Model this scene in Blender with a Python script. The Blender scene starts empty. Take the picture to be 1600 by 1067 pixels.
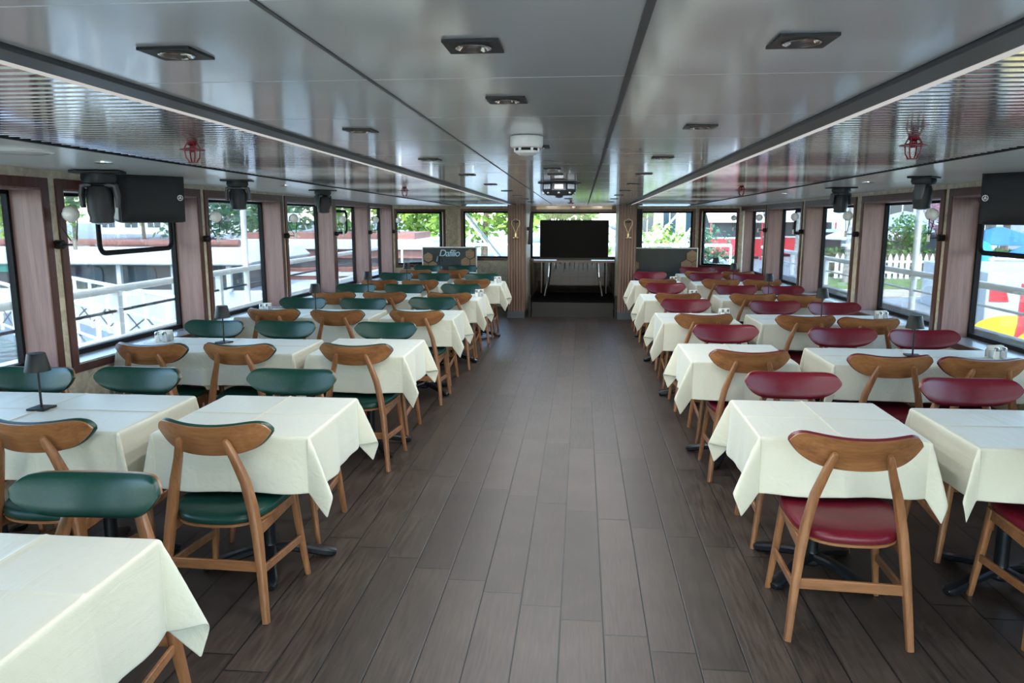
import bpy, math, random
from mathutils import Vector, Matrix
from math import sin, cos, pi, sqrt, radians, atan2, floor, hypot
random.seed(7)
scene = bpy.context.scene
COL = scene.collection

LED, DLW, SUN, SKY, EXPO = .16, 1.75, 1.3, .42, 1.84
# ------------------------------------------------------------------ materials
class NB:
    """tiny node-graph helper"""
    def __init__(s, name):
        s.m = bpy.data.materials.new(name); s.m.use_nodes = True
        s.nt = s.m.node_tree; s.nt.nodes.clear()
        s.out = s.nt.nodes.new('ShaderNodeOutputMaterial')
    def n(s, typ, **kw):
        nd = s.nt.nodes.new(typ)
        for k, v in kw.items():
            if k.startswith('i_'):
                nd.inputs[k[2:].replace('_', ' ')].default_value = v
            else: setattr(nd, k, v)
        return nd
    def l(s, a, b): s.nt.links.new(a, b)
    def math(s, op, a, b=None, c=None):
        nd = s.nt.nodes.new('ShaderNodeMath'); nd.operation = op
        for i, v in enumerate((a, b, c)):
            if v is None: continue
            if isinstance(v, (int, float)): nd.inputs[i].default_value = v
            else: s.l(v, nd.inputs[i])
        return nd.outputs[0]
    def ramp(s, fac, stops):
        nd = s.nt.nodes.new('ShaderNodeValToRGB')
        el = nd.color_ramp.elements
        while len(el) < len(stops): el.new(0.5)
        for e, (p, c) in zip(el, stops): e.position = p; e.color = (*c, 1)
        s.l(fac, nd.inputs[0]); return nd.outputs[0]
    def bsdf(s, **kw):
        b = s.n('ShaderNodeBsdfPrincipled')
        for k, v in kw.items():
            key = k.replace('_', ' ')
            if isinstance(v, (int, float, tuple)):
                b.inputs[key].default_value = (*v, 1) if isinstance(v, tuple) and len(v) == 3 else v
            else: s.l(v, b.inputs[key])
        s.l(b.outputs[0], s.out.inputs[0]); return b
    def bump(s, h, strength=.2, dist=.01):
        nd = s.n('ShaderNodeBump'); nd.inputs['Strength'].default_value = strength
        nd.inputs['Distance'].default_value = dist
        s.l(h, nd.inputs['Height']); return nd.outputs[0]

def plain(name, col, rough=.5, metal=0., spec=.5, coat=0., noise=0., nscale=8.):
    g = NB(name)
    if noise:
        tc = g.n('ShaderNodeTexCoord'); t = g.n('ShaderNodeTexNoise'); t.inputs['Scale'].default_value = nscale
        t.inputs['Detail'].default_value = 4
        g.l(tc.outputs['Object'], t.inputs['Vector'])
        lo = tuple(c * (1 - noise) for c in col); hi = tuple(min(1, c * (1 + noise)) for c in col)
        c = g.ramp(t.outputs[0], [(.3, lo), (.7, hi)])
        g.bsdf(Base_Color=c, Roughness=rough, Metallic=metal, Specular_IOR_Level=spec, Coat_Weight=coat)
    else:
        g.bsdf(Base_Color=col, Roughness=rough, Metallic=metal, Specular_IOR_Level=spec, Coat_Weight=coat)
    return g.m

def wood(name, dark, light, axis=2, scale=14., rough=.4, stretch=.12, coat=0.):
    g = NB(name)
    tc = g.n('ShaderNodeTexCoord'); mp = g.n('ShaderNodeMapping')
    sc = [1, 1, 1]; sc[axis] = stretch; mp.inputs['Scale'].default_value = sc
    oi = g.n('ShaderNodeObjectInfo')
    add = g.n('ShaderNodeVectorMath', operation='ADD')
    sclr = g.n('ShaderNodeVectorMath', operation='SCALE'); sclr.inputs['Scale'].default_value = 7.
    cmb = g.n('ShaderNodeCombineXYZ'); g.l(oi.outputs['Random'], cmb.inputs[0]); g.l(oi.outputs['Random'], cmb.inputs[1])
    g.l(cmb.outputs[0], sclr.inputs[0])
    g.l(tc.outputs['Object'], add.inputs[0]); g.l(sclr.outputs[0], add.inputs[1]); g.l(add.outputs[0], mp.inputs['Vector'])
    n1 = g.n('ShaderNodeTexNoise'); n1.inputs['Scale'].default_value = scale; n1.inputs['Detail'].default_value = 6
    n1.inputs['Distortion'].default_value = .6
    n2 = g.n('ShaderNodeTexNoise'); n2.inputs['Scale'].default_value = scale * 7; n2.inputs['Detail'].default_value = 3
    g.l(mp.outputs[0], n1.inputs['Vector']); g.l(mp.outputs[0], n2.inputs['Vector'])
    f = g.math('ADD', g.math('MULTIPLY', n1.outputs[0], .65), g.math('MULTIPLY', n2.outputs[0], .35))
    c = g.ramp(f, [(.33, dark), (.66, light)])
    g.bsdf(Base_Color=c, Roughness=rough, Coat_Weight=coat, Coat_Roughness=.2, Normal=g.bump(f, .12, .003))
    return g.m

def floor_mat():
    g = NB('plank_floor'); W, L, SH = .175, 1.166, .1
    geo = g.n('ShaderNodeNewGeometry'); sx = g.n('ShaderNodeSeparateXYZ'); g.l(geo.outputs['Position'], sx.inputs[0])
    xs = g.math('DIVIDE', g.math('ADD', sx.outputs[0], .0625 + 17.5), W)
    ci = g.math('FLOOR', xs); fx = g.math('FRACT', xs)
    ys = g.math('DIVIDE', g.math('ADD', g.math('ADD', sx.outputs[1], g.math('MULTIPLY', ci, SH)), -.07 + 11.66), L)
    ri = g.math('FLOOR', ys); fy = g.math('FRACT', ys)
    ex = g.math('MULTIPLY', g.math('MINIMUM', fx, g.math('SUBTRACT', 1, fx)), W)
    ey = g.math('MULTIPLY', g.math('MINIMUM', fy, g.math('SUBTRACT', 1, fy)), L)
    e = g.math('MINIMUM', ex, ey)
    gap = g.math('LESS_THAN', e, .0040)
    cv = g.n('ShaderNodeCombineXYZ'); g.l(ci, cv.inputs[0]); g.l(ri, cv.inputs[1])
    wn = g.n('ShaderNodeTexWhiteNoise'); g.l(cv.outputs[0], wn.inputs['Vector'])
    # grain, stretched along y and shifted per plank
    cg = g.n('ShaderNodeCombineXYZ')
    g.l(g.math('MULTIPLY', sx.outputs[0], 1.), cg.inputs[0])
    g.l(g.math('MULTIPLY', sx.outputs[1], .07), cg.inputs[1])
    g.l(g.math('MULTIPLY', wn.outputs['Value'], 9.), cg.inputs[2])
    n1 = g.n('ShaderNodeTexNoise'); n1.inputs['Scale'].default_value = 90; n1.inputs['Detail'].default_value = 6
    g.l(cg.outputs[0], n1.inputs['Vector'])
    n2 = g.n('ShaderNodeTexNoise'); n2.inputs['Scale'].default_value = 3.5; n2.inputs['Detail'].default_value = 4
    g.l(geo.outputs['Position'], n2.inputs['Vector'])
    f = g.math('ADD', g.math('ADD', g.math('MULTIPLY', n1.outputs[0], .6), g.math('MULTIPLY', wn.outputs['Value'], .16)),
               g.math('MULTIPLY', n2.outputs[0], .28))
    c = g.ramp(f, [(.28, (.013, .0085, .0058)), (.52, (.042, .0292, .0218)), (.78, (.082, .060, .046))])
    mix = g.n('ShaderNodeMix', data_type='RGBA'); g.l(gap, mix.inputs[0]); g.l(c, mix.inputs[6])
    mix.inputs[7].default_value = (.008, .007, .006, 1)
    h = g.math('ADD', g.math('MULTIPLY', n1.outputs[0], .25), g.math('MINIMUM', g.math('DIVIDE', e, .004), 1.))
    r = g.math('ADD', g.math('MULTIPLY', n1.outputs[0], .25), .30)
    g.bsdf(Base_Color=mix.outputs[2], Roughness=r, Specular_IOR_Level=.5, Normal=g.bump(h, .35, .002))
    return g.m

def cloth_mat(name, col):
    g = NB(name); tc = g.n('ShaderNodeTexCoord')
    v = g.n('ShaderNodeTexVoronoi'); v.inputs['Scale'].default_value = 38; g.l(tc.outputs['Object'], v.inputs['Vector'])
    n = g.n('ShaderNodeTexNoise'); n.inputs['Scale'].default_value = 320; g.l(tc.outputs['Object'], n.inputs['Vector'])
    mp = g.n('ShaderNodeMapping'); mp.inputs['Scale'].default_value = (1, .22, 1); mp.inputs['Rotation'].default_value = (0, 0, .5)
    g.l(tc.outputs['Object'], mp.inputs['Vector'])
    n2 = g.n('ShaderNodeTexNoise'); n2.inputs['Scale'].default_value = 15; n2.inputs['Detail'].default_value = 4; n2.inputs['Distortion'].default_value = .8
    g.l(mp.outputs[0], n2.inputs['Vector'])
    c = g.ramp(v.outputs['Distance'], [(.2, tuple(k * .985 for k in col)), (.5, col)])
    h = g.math('ADD', g.math('MULTIPLY', n.outputs[0], .25), g.math('MULTIPLY', n2.outputs[0], 2.4))
    g.bsdf(Base_Color=c, Roughness=.40, Sheen_Weight=.35, Sheen_Roughness=.35, Sheen_Tint=(.78, .90, 1.), Specular_IOR_Level=.6, Normal=g.bump(h, .38, .004))
    return g.m

def glass_mat(name, tint=(.93, .97, .96), refl=1.45):
    g = NB(name)
    t = g.n('ShaderNodeBsdfTransparent'); t.inputs[0].default_value = (*tint, 1)
    gl = g.n('ShaderNodeBsdfGlossy'); gl.inputs['Roughness'].default_value = 0.02
    fr = g.n('ShaderNodeFresnel'); fr.inputs['IOR'].default_value = refl
    fac = g.math('MULTIPLY', fr.outputs[0], .6)
    mx = g.n('ShaderNodeMixShader'); g.l(fac, mx.inputs[0]); g.l(t.outputs[0], mx.inputs[1]); g.l(gl.outputs[0], mx.inputs[2])
    g.l(mx.outputs[0], g.out.inputs[0]); return g.m

def leaf_mat(name, a, b):
    g = NB(name); geo = g.n('ShaderNodeNewGeometry')
    c = g.ramp(geo.outputs['Random Per Island'], [(.1, a), (.9, b)])
    d = g.n('ShaderNodeBsdfPrincipled'); g.l(c, d.inputs['Base Color']); d.inputs['Roughness'].default_value = .55
    t = g.n('ShaderNodeBsdfTranslucent'); g.l(c, t.inputs[0])
    mx = g.n('ShaderNodeMixShader'); mx.inputs[0].default_value = .35
    g.l(d.outputs[0], mx.inputs[1]); g.l(t.outputs[0], mx.inputs[2]); g.l(mx.outputs[0], g.out.inputs[0]); return g.m

def beige_mat():
    g = NB('beige_stone_laminate'); geo = g.n('ShaderNodeNewGeometry')
    n = g.n('ShaderNodeTexNoise'); n.inputs['Scale'].default_value = 14; n.inputs['Detail'].default_value = 8; n.inputs['Distortion'].default_value = 1.2
    g.l(geo.outputs['Position'], n.inputs['Vector'])
    c = g.ramp(n.outputs[0], [(.3, (.42, .36, .27)), (.5, (.58, .51, .39)), (.7, (.70, .63, .50))])
    g.bsdf(Base_Color=c, Roughness=.42); return g.m

def ceil_mat():
    g = NB('satin_ceiling_enamel'); geo = g.n('ShaderNodeNewGeometry')
    n = g.n('ShaderNodeTexNoise'); n.inputs['Scale'].default_value = 2.2; n.inputs['Detail'].default_value = 3
    g.l(geo.outputs['Position'], n.inputs['Vector'])
    r = g.math('ADD', g.math('MULTIPLY', n.outputs[0], .14), .14)
    g.bsdf(Base_Color=(.68, .68, .635), Roughness=r, Specular_IOR_Level=.5, Coat_Weight=.6, Coat_Roughness=.09, Coat_IOR=1.5, Normal=g.bump(n.outputs[0], .04, .02))
    return g.m

def mirror_tile_mat():
    g = NB('dark_mirror_tiles'); geo = g.n('ShaderNodeNewGeometry'); sx = g.n('ShaderNodeSeparateXYZ')
    g.l(geo.outputs['Position'], sx.inputs[0])
    def edge(o, w):
        f = g.math('FRACT', g.math('DIVIDE', g.math('ADD', o, 20.), w))
        return g.math('MULTIPLY', g.math('MINIMUM', f, g.math('SUBTRACT', 1, f)), w)
    e = g.math('MINIMUM', edge(sx.outputs[0], .15), edge(sx.outputs[2], .15))
    gap = g.math('LESS_THAN', e, .003)
    c = g.ramp(gap, [(0, (.075, .062, .054)), (1, (.03, .03, .03))])
    g.bsdf(Base_Color=c, Roughness=.06, Metallic=.85); return g.m

def water_mat():
    g = NB('harbour_water'); geo = g.n('ShaderNodeNewGeometry')
    n = g.n('ShaderNodeTexNoise'); n.inputs['Scale'].default_value = 2.; n.inputs['Detail'].default_value = 5
    g.l(geo.outputs['Position'], n.inputs['Vector'])
    g.bsdf(Base_Color=(.05, .12, .13), Roughness=.2, Specular_IOR_Level=.3, Normal=g.bump(n.outputs[0], 1., .25)); return g.m

M = {}
M['floor'] = floor_mat()
M['cloth'] = cloth_mat('cream_damask', (.62, .595, .475))
M['wood'] = wood('oiled_chair_wood', (.15, .056, .020), (.34, .148, .058), axis=2, rough=.34, coat=.15)
M['woodx'] = wood('oiled_chair_wood_cross', (.16, .060, .021), (.35, .152, .059), axis=0, rough=.34, coat=.15)
M['green'] = plain('green_leather', (.006, .040, .028), .33, spec=.32, noise=.12, nscale=90)
M['red'] = plain('red_leather', (.125, .0065, .0155), .33, spec=.35, noise=.12, nscale=90)
M['jamb'] = wood('rosewood_jamb', (.17, .090, .082), (.28, .165, .150), axis=2, scale=22, rough=.38, stretch=.05)
M['casing'] = wood('mahogany_casing', (.062, .022, .018), (.12, .048, .038), axis=2, scale=18, rough=.32, stretch=.06)
M['beige'] = beige_mat()
M['ceiling'] = ceil_mat()
M['soffit'] = plain('pale_soffit', (.84, .84, .78), .24, noise=.03, nscale=2, coat=.15)
M['slat'] = plain('brushed_slat_metal', (.84, .85, .88), .115, metal=.92)
M['void'] = plain('black_void', (.006, .006, .007), .8)
M['trimmetal'] = plain('grey_anodised_trim', (.055, .058, .062), .4, spec=.4)
def emit_mat(name, col, e):
    g = NB(name); em = g.n('ShaderNodeEmission'); em.inputs[0].default_value = (*col, 1); em.inputs[1].default_value = e
    g.l(em.outputs[0], g.out.inputs[0]); return g.m
M['led'] = emit_mat('led_strip_light', (1., .985, .95), LED)
M['whitetrim'] = plain('white_trim_strip', (.8, .8, .78), .3)
M['rubber'] = plain('black_window_rubber', (.006, .006, .007), .6, spec=.2)
M['blackplastic'] = plain('black_plastic', (.014, .016, .019), .5)
M['blackmetal'] = plain('black_powder_coat', (.008, .009, .010), .45, spec=.3)
M['greyplastic'] = plain('charcoal_plastic', (.055, .062, .070), .42)
M['grille'] = plain('black_speaker_grille', (.012, .014, .017), .62, noise=.4, nscale=400)
M['iron'] = plain('black_cast_iron', (.012, .014, .017), .3, metal=.3)
M['chrome'] = plain('chrome', (.75, .75, .75), .12, metal=1.)
M['steel'] = plain('steel_sill', (.62, .65, .66), .22, metal=.5)
M['brass'] = plain('brass', (.62, .50, .30), .3, metal=1.)
M['white'] = plain('white_paint', (.84, .85, .85), .4)
M['whiteplastic'] = plain('white_plastic', (.78, .77, .72), .35)
M['opal'] = plain('opal_glass', (.82, .82, .78), .25)
M['glass'] = glass_mat('window_glass')
M['screen'] = plain('tv_screen', (.003, .003, .004), .3, spec=.03)
M['gloss'] = plain('gloss_black_lacquer', (.006, .005, .005), .6, spec=.0)
M['stagefront'] = plain('dark_brown_lacquer', (.016, .012, .010), .35, spec=.3)
M['sign'] = plain('charcoal_board', (.022, .032, .034), .45, noise=.2, nscale=6)
M['hexwood'] = wood('hexagon_oak', (.20, .115, .06), (.34, .21, .12), axis=0, rough=.5)
M['fluted'] = wood('fluted_walnut', (.10, .052, .034), (.21, .12, .082), axis=2, scale=24, rough=.45, stretch=.05)
M['mirror'] = mirror_tile_mat()
M['gangdeck'] = plain('gangway_grating', (.20, .25, .28), .6, noise=.2, nscale=6)
M['redmetal'] = plain('red_cage_metal', (.24, .008, .014), .35)
M['lens'] = plain('lamp_reflector', (.55, .57, .58), .15, metal=.9)
M['panelwhite'] = plain('matt_white_lens', (.62, .66, .72), .3)
M['plinth'] = plain('slate_plinth', (.045, .055, .065), .35)
M['water'] = water_mat()
M['deck'] = plain('pale_deck', (.74, .76, .76), .6, noise=.1)
M['boatwhite'] = plain('boat_white', (.52, .545, .555), .45)
M['boatdark'] = plain('boat_interior_dark', (.05, .055, .06), .5, noise=.4, nscale=1.5)
M['brownhull'] = wood('brown_hull', (.16, .06, .045), (.25, .105, .08), axis=0, scale=6, rough=.5)
M['teal'] = plain('teal_awning', (.06, .42, .36), .6)
M['asphalt'] = plain('grey_paving', (.26, .28, .29), .8, noise=.2, nscale=3)
M['dirt'] = plain('pale_dirt', (.45, .40, .29), .9, noise=.15, nscale=2)
M['lawn'] = plain('lawn_green', (.13, .20, .055), .9, noise=.5, nscale=5)
M['blueumb'] = plain('blue_canvas', (.05, .22, .62), .7, noise=.15, nscale=2)
M['paleumb'] = plain('pale_blue_canvas', (.42, .62, .74), .7)
M['offwhitecanvas'] = plain('off_white_canvas', (.58, .57, .54), .7)
M['tarp'] = plain('bright_blue_tarp', (.04, .42, .80), .5, noise=.2, nscale=4)
M['redpaint'] = plain('red_paint', (.55, .03, .045), .4)
M['yellowpaint'] = plain('yellow_paint', (.85, .58, .02), .4)
M['orange'] = plain('orange_paint', (.85, .25, .03), .4)
M['skyblue'] = plain('pale_blue_paint', (.45, .68, .82), .5)
M['facade'] = plain('pale_blue_facade', (.55, .74, .84), .7, noise=.06, nscale=1)
M['greyfacade'] = plain('grey_facade', (.55, .57, .58), .7, noise=.08, nscale=1)
M['darkglass'] = plain('dark_window_glass', (.03, .06, .08), .1)
M['bark'] = plain('bark', (.16, .11, .075), .85, noise=.5, nscale=9)
M['palmbark'] = plain('palm_bark', (.33, .29, .25), .85, noise=.5, nscale=14)
M['leafA'] = leaf_mat('leaf_bright', (.09, .20, .02), (.36, .48, .08))
M['leafB'] = leaf_mat('leaf_mid', (.045, .13, .03), (.17, .32, .07))
M['leafC'] = leaf_mat('leaf_blue', (.04, .12, .06), (.16, .30, .17))
M['leafP'] = leaf_mat('blossom_pink', (.42, .18, .24), (.72, .45, .50))
M['terracotta'] = plain('terracotta', (.40, .17, .09), .7)

# ------------------------------------------------------------------ mesh helper
class MB:
    def __init__(s): s.v = []; s.f = []; s.smooth_angle = 35
    def add(s, vs, fs):
        o = len(s.v); s.v += [tuple(p) for p in vs]; s.f += [tuple(i + o for i in f) for f in fs]; return s
    def hexa(s, p):     # p: 8 pts, bottom loop ccw then top loop
        return s.add(p, [(3, 2, 1, 0), (4, 5, 6, 7), (0, 1, 5, 4), (1, 2, 6, 5), (2, 3, 7, 6), (3, 0, 4, 7)])
    def box(s, x0, x1, y0, y1, z0, z1):
        return s.hexa([(x0, y0, z0), (x1, y0, z0), (x1, y1, z0), (x0, y1, z0), (x0, y0, z1), (x1, y0, z1), (x1, y1, z1), (x0, y1, z1)])
    def bar(s, a, b, w, h, up=(0, 0, 1)):
        a = Vector(a); b = Vector(b); t = (b - a).normalized(); u = t.cross(Vector(up))
        if u.length < 1e-4: u = t.cross(Vector((0, 1, 0)))
        u.normalize(); v = u.cross(t).normalized()
        P = []
        for c in (a, b):
            P += [c - u * w / 2 - v * h / 2, c + u * w / 2 - v * h / 2, c + u * w / 2 + v * h / 2, c - u * w / 2 + v * h / 2]
        return s.add(P, [(3, 2, 1, 0), (4, 5, 6, 7), (0, 1, 5, 4), (1, 2, 6, 5), (2, 3, 7, 6), (3, 0, 4, 7)])
    def tube(s, path, rad, n=10, ref=(1, 0, 0), sq=2., caps=True, closed=False):
        P = [Vector(p) for p in path]; k = len(P); vs = []; fs = []
        for i, c in enumerate(P):
            if closed: t = P[(i + 1) % k] - P[i - 1]
            else: t = P[min(i + 1, k - 1)] - P[max(i - 1, 0)]
            t.normalize(); r = Vector(ref)
            u = r - t * r.dot(t)
            if u.length < 1e-3: u = Vector((0, 1, 0)) - t * t.y
            u.normalize(); w = t.cross(u)
            rr = rad[i] if isinstance(rad, list) else rad
            rx, ry = rr if isinstance(rr, tuple) else (rr, rr)
            for j in range(n):
                a = 2 * pi * j / n + (pi / n)
                ca, sa = cos(a), sin(a)
                ca = math.copysign(abs(ca) ** (2 / sq), ca); sa = math.copysign(abs(sa) ** (2 / sq), sa)
                vs.append(c + u * rx * ca + w * ry * sa)
        m = k if closed else k - 1
        for i in range(m):
            for j in range(n):
                a = i * n + j; b = i * n + (j + 1) % n; c2 = ((i + 1) % k) * n
                fs.append((a, b, c2 + (j + 1) % n, c2 + j))
        if caps and not closed:
            fs.append(tuple(range(n - 1, -1, -1))); fs.append(tuple((k - 1) * n + j for j in range(n)))
        return s.add(vs, fs)
    def lathe(s, prof, c=(0, 0, 0), n=20, axis='z', cap=True):
        vs = []; fs = []; k = len(prof)
        for r, h in prof:
            for j in range(n):
                a = 2 * pi * j / n
                if axis == 'z': vs.append((c[0] + r * cos(a), c[1] + r * sin(a), c[2] + h))
                elif axis == 'x': vs.append((c[0] + h, c[1] + r * cos(a), c[2] + r * sin(a)))
                else: vs.append((c[0] + r * cos(a), c[1] + h, c[2] + r * sin(a)))
        for i in range(k - 1):
            for j in range(n):
                fs.append((i * n + j, i * n + (j + 1) % n, (i + 1) * n + (j + 1) % n, (i + 1) * n + j))
        if cap: fs.append(tuple(range(n - 1, -1, -1))); fs.append(tuple((k - 1) * n + j for j in range(n)))
        return s.add(vs, fs)
    def sphere(s, c, r, n=14, m=9, sz=1.):
        return s.lathe([(max(r * sin(pi * i / m), 1e-4), -r * cos(pi * i / m) * sz) for i in range(m + 1)], c, n)
    def prism(s, pts, ax, d0, d1):
        """pts 2-D polygon; ax='y': pts are (x,z) extruded along y ; 'x': (y,z) along x ; 'z': (x,y) along z"""
        n = len(pts); vs = []
        for d in (d0, d1):
            for a, b in pts: vs.append({'y': (a, d, b), 'x': (d, a, b), 'z': (a, b, d)}[ax])
        fs = [tuple(range(n - 1, -1, -1)), tuple(range(n, 2 * n))] + [(i, (i + 1) % n, n + (i + 1) % n, n + i) for i in range(n)]
        return s.add(vs, fs)
    def shell(s, F, Bk, nu, nv):
        """closed solid from two (nu x nv) grids of points"""
        o = len(s.v); s.v += [tuple(p) for p in F] + [tuple(p) for p in Bk]; N = nu * nv
        q = lambda i, j: i * nv + j
        for i in range(nu - 1):
            for j in range(nv - 1):
                s.f.append(tuple(o + k for k in (q(i, j), q(i + 1, j), q(i + 1, j + 1), q(i, j + 1))))
                s.f.append(tuple(o + N + k for k in (q(i, j + 1), q(i + 1, j + 1), q(i + 1, j), q(i, j))))
        ring = [q(i, 0) for i in range(nu)] + [q(nu - 1, j) for j in range(1, nv)] + [q(i, nv - 1) for i in range(nu - 2, -1, -1)] + [q(0, j) for j in range(nv - 2, 0, -1)]
        for a, b in zip(ring, ring[1:] + ring[:1]): s.f.append((o + a, o + N + a, o + N + b, o + b))
        return s
    def build(s, name, mat, parent=None, bevel=0., fixn=True):
        me = bpy.data.meshes.new(name); me.from_pydata(s.v, [], s.f); me.validate()
        if fixn:
            import bmesh
            bm = bmesh.new(); bm.from_mesh(me); bmesh.ops.recalc_face_normals(bm, faces=bm.faces); bm.to_mesh(me); bm.free()
        me.materials.append(M[mat] if isinstance(mat, str) else mat)
        for p in me.polygons: p.use_smooth = True
        me.set_sharp_from_angle(angle=radians(s.smooth_angle))
        ob = bpy.data.objects.new(name, me); COL.objects.link(ob)
        if parent: ob.parent = parent
        if bevel:
            b = ob.modifiers.new('bevel', 'BEVEL'); b.width = bevel; b.segments = 2; b.limit_method = 'ANGLE'; b.angle_limit = radians(40)
        return ob

def tag(o, label, cat, group=None, kind=None):
    o['label'] = label; o['category'] = cat
    if group: o['group'] = group
    if kind: o['kind'] = kind
    return o
def thing(name, label, cat, loc=(0, 0, 0), rz=0., group=None, kind=None):
    o = bpy.data.objects.new(name, None); o.empty_display_size = .1; COL.objects.link(o)
    o.location = loc; o.rotation_euler = (0, 0, rz); return tag(o, label, cat, group, kind)
def struct(o, label, cat): return tag(o, label, cat, None, 'structure')
def dup(root, label, loc=None, rz=None):
    r = root.copy(); COL.objects.link(r); r['label'] = label
    if loc is not None: r.location = loc
    if rz is not None: r.rotation_euler = (0, 0, rz)
    for ch in list(root.children):
        c = ch.copy(); COL.objects.link(c); c.parent = r
        for g in list(ch.children):
            d = g.copy(); COL.objects.link(d); d.parent = c
    return r

# ------------------------------------------------------------------ hull geometry
YB, YF = -2.4, 13.6                              # rear and front ends of the saloon
zc = lambda y: 1.97 - .0127 * y                  # ceiling plane
xi = {'L': lambda y: -3.2, 'R': lambda y: 2.9 - .035 * (y - 6.3)}   # inner faces of side walls
sg = {'L': -1, 'R': 1}
WT = .22                                         # wall thickness / window reveal
sill = {'L': lambda y: .70 - .0127 * (y - 4.8), 'R': lambda y: .672}
head = {'L': lambda y: 1.80 - .004 * (y - 6), 'R': lambda y: 1.79 - .010 * (y - 6.4)}

f = MB(); f.box(-3.6, 3.6, YB, 14.9, -.08, 0)
struct(f.build('floor', 'floor'), 'dark brown wood-plank floor running down the saloon', 'floor')

def wh(mb, side, y0, y1, d0, d1, zb, zt):
    """hexahedron on a side wall: depth d outward from the inner face; zb, zt functions of y"""
    s = sg[side]; X = lambda y, d: xi[side](y) + s * d
    mb.hexa([(X(y0, d0), y0, zb(y0)), (X(y0, d1), y0, zb(y0)), (X(y1, d1), y1, zb(y1)), (X(y1, d0), y1, zb(y1)),
             (X(y0, d0), y0, zt(y0)), (X(y0, d1), y0, zt(y0)), (X(y1, d1), y1, zt(y1)), (X(y1, d0), y1, zt(y1))])

OPEN = {'L': [(-2.2, -1.5), (-1.33, -.3), (-.13, .95), (1.12, 2.45), (2.62, 4.29), (4.47, 6.13), (6.31, 7.9), (8.07, 9.6), (9.73, 11.2), (11.33, 12.65)],
        'R': [(-2.2, -1.6), (-1.43, -.45), (-.28, 1.2), (1.37, 2.88), (3.05, 4.62), (4.8, 6.3), (6.48, 8.02), (8.27, 9.78), (9.98, 11.45), (11.63, 13.1)]}
ENDY = {'L': 12.75, 'R': 13.2}
off = lambda fn, d: (lambda y: fn(y) + d)
SASH = {('L', 5): (1.38, .37, .97), ('L', 8): (1.40, .25, .75), ('R', 5): (1.36, .15, .98), ('R', 8): (1.40, .22, .62)}
wn = 0
for side in 'LR':
    w = MB(); ops = OPEN[side]
    zero = lambda y: 0.; top = lambda y: zc(y) + .03
    wh(w, side, YB, ENDY[side], 0, WT, zero, sill[side])
    wh(w, side, YB, ENDY[side], 0, WT, head[side], top)
    edges = [YB] + [e for o in ops for e in o] + [ENDY[side]]
    for a, b in zip(edges[0::2], edges[1::2]): wh(w, side, a, b, 0, WT, sill[side], head[side])
    nm = 'wall_left' if side == 'L' else 'wall_right'
    struct(w.build(nm, 'beige'), 'mottled beige side wall beside the %s chairs' % ('green' if side == 'L' else 'red'), 'wall')
    for k, (a, b) in enumerate(ops):
        wn += 1
        ordn = ['first', 'second', 'third', 'fourth', 'fifth', 'sixth', 'seventh', 'eighth', 'ninth', 'tenth'][len(ops) - 1 - k]
        W = thing('window_%d' % wn, '%s wood-framed window from the television on the %s-chair side' % (ordn, 'green' if side == 'L' else 'red'), 'window', kind='structure')
        S, H = sill[side], head[side]
        c = MB(); t = .055; p = -.014
        wh(c, side, a - t, b + t, p, 0, H, off(H, .06)); wh(c, side, a - t, b + t, p, 0, off(S, -.05), S)
        wh(c, side, a - t, a, p, 0, S, H); wh(c, side, b, b + t, p, 0, S, H)
        c.build('casing', 'casing', W)
        j = MB(); e = .012
        wh(j, side, a, a + e, -.01, WT - .02, S, H); wh(j, side, b - e, b, -.01, WT - .02, S, H)
        wh(j, side, a, b, -.01, WT - .02, off(H, -e), H)
        j.build('jamb', 'jamb', W)
        q = MB(); wh(q, side, a + e, b - e, -.012, WT - .02, S, off(S, .012)); q.build('sill_board', 'steel', W)
        r = MB(); g0, g1 = WT - .03, WT + .01; fw = .034
        wh(r, side, a, b, g0, g1, off(H, -fw), H); wh(r, side, a, b, g0, g1, S, off(S, fw + .012))
        wh(r, side, a, a + fw, g0, g1, S, H); wh(r, side, b - fw, b, g0, g1, S, H)
        r.build('window_frame', 'rubber', W)
        gq = MB(); wh(gq, side, a + .02, b - .02, WT - .012, WT - .006, off(S, .02), off(H, -.02)); gq.build('pane', 'glass', W)
        if (side, k) in SASH:
            z0, u0, u1 = SASH[(side, k)]
            ya, yb = a + (b - a) * u0, a + (b - a) * u1 - .05
            ztop = H((ya + yb) / 2) - .05 if k == 5 else z0 + .30
            X = lambda y: xi[side](y) + sg[side] * (WT - .035)
            path = []
            R = .06
            for (cy, cz, a0) in ((ya + R, z0 + R, pi), (yb - R, z0 + R, 1.5 * pi), (yb - R, ztop - R, 0), (ya + R, ztop - R, .5 * pi)):
                for i in range(5):
                    an = a0 + i * pi / 8
                    path.append((X(cy), cy + R * cos(an), cz + R * sin(an)))
            sm = MB(); sm.tube(path, (.016, .02), n=8, closed=True); sm.build('vent_sash', 'rubber', W)

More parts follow.
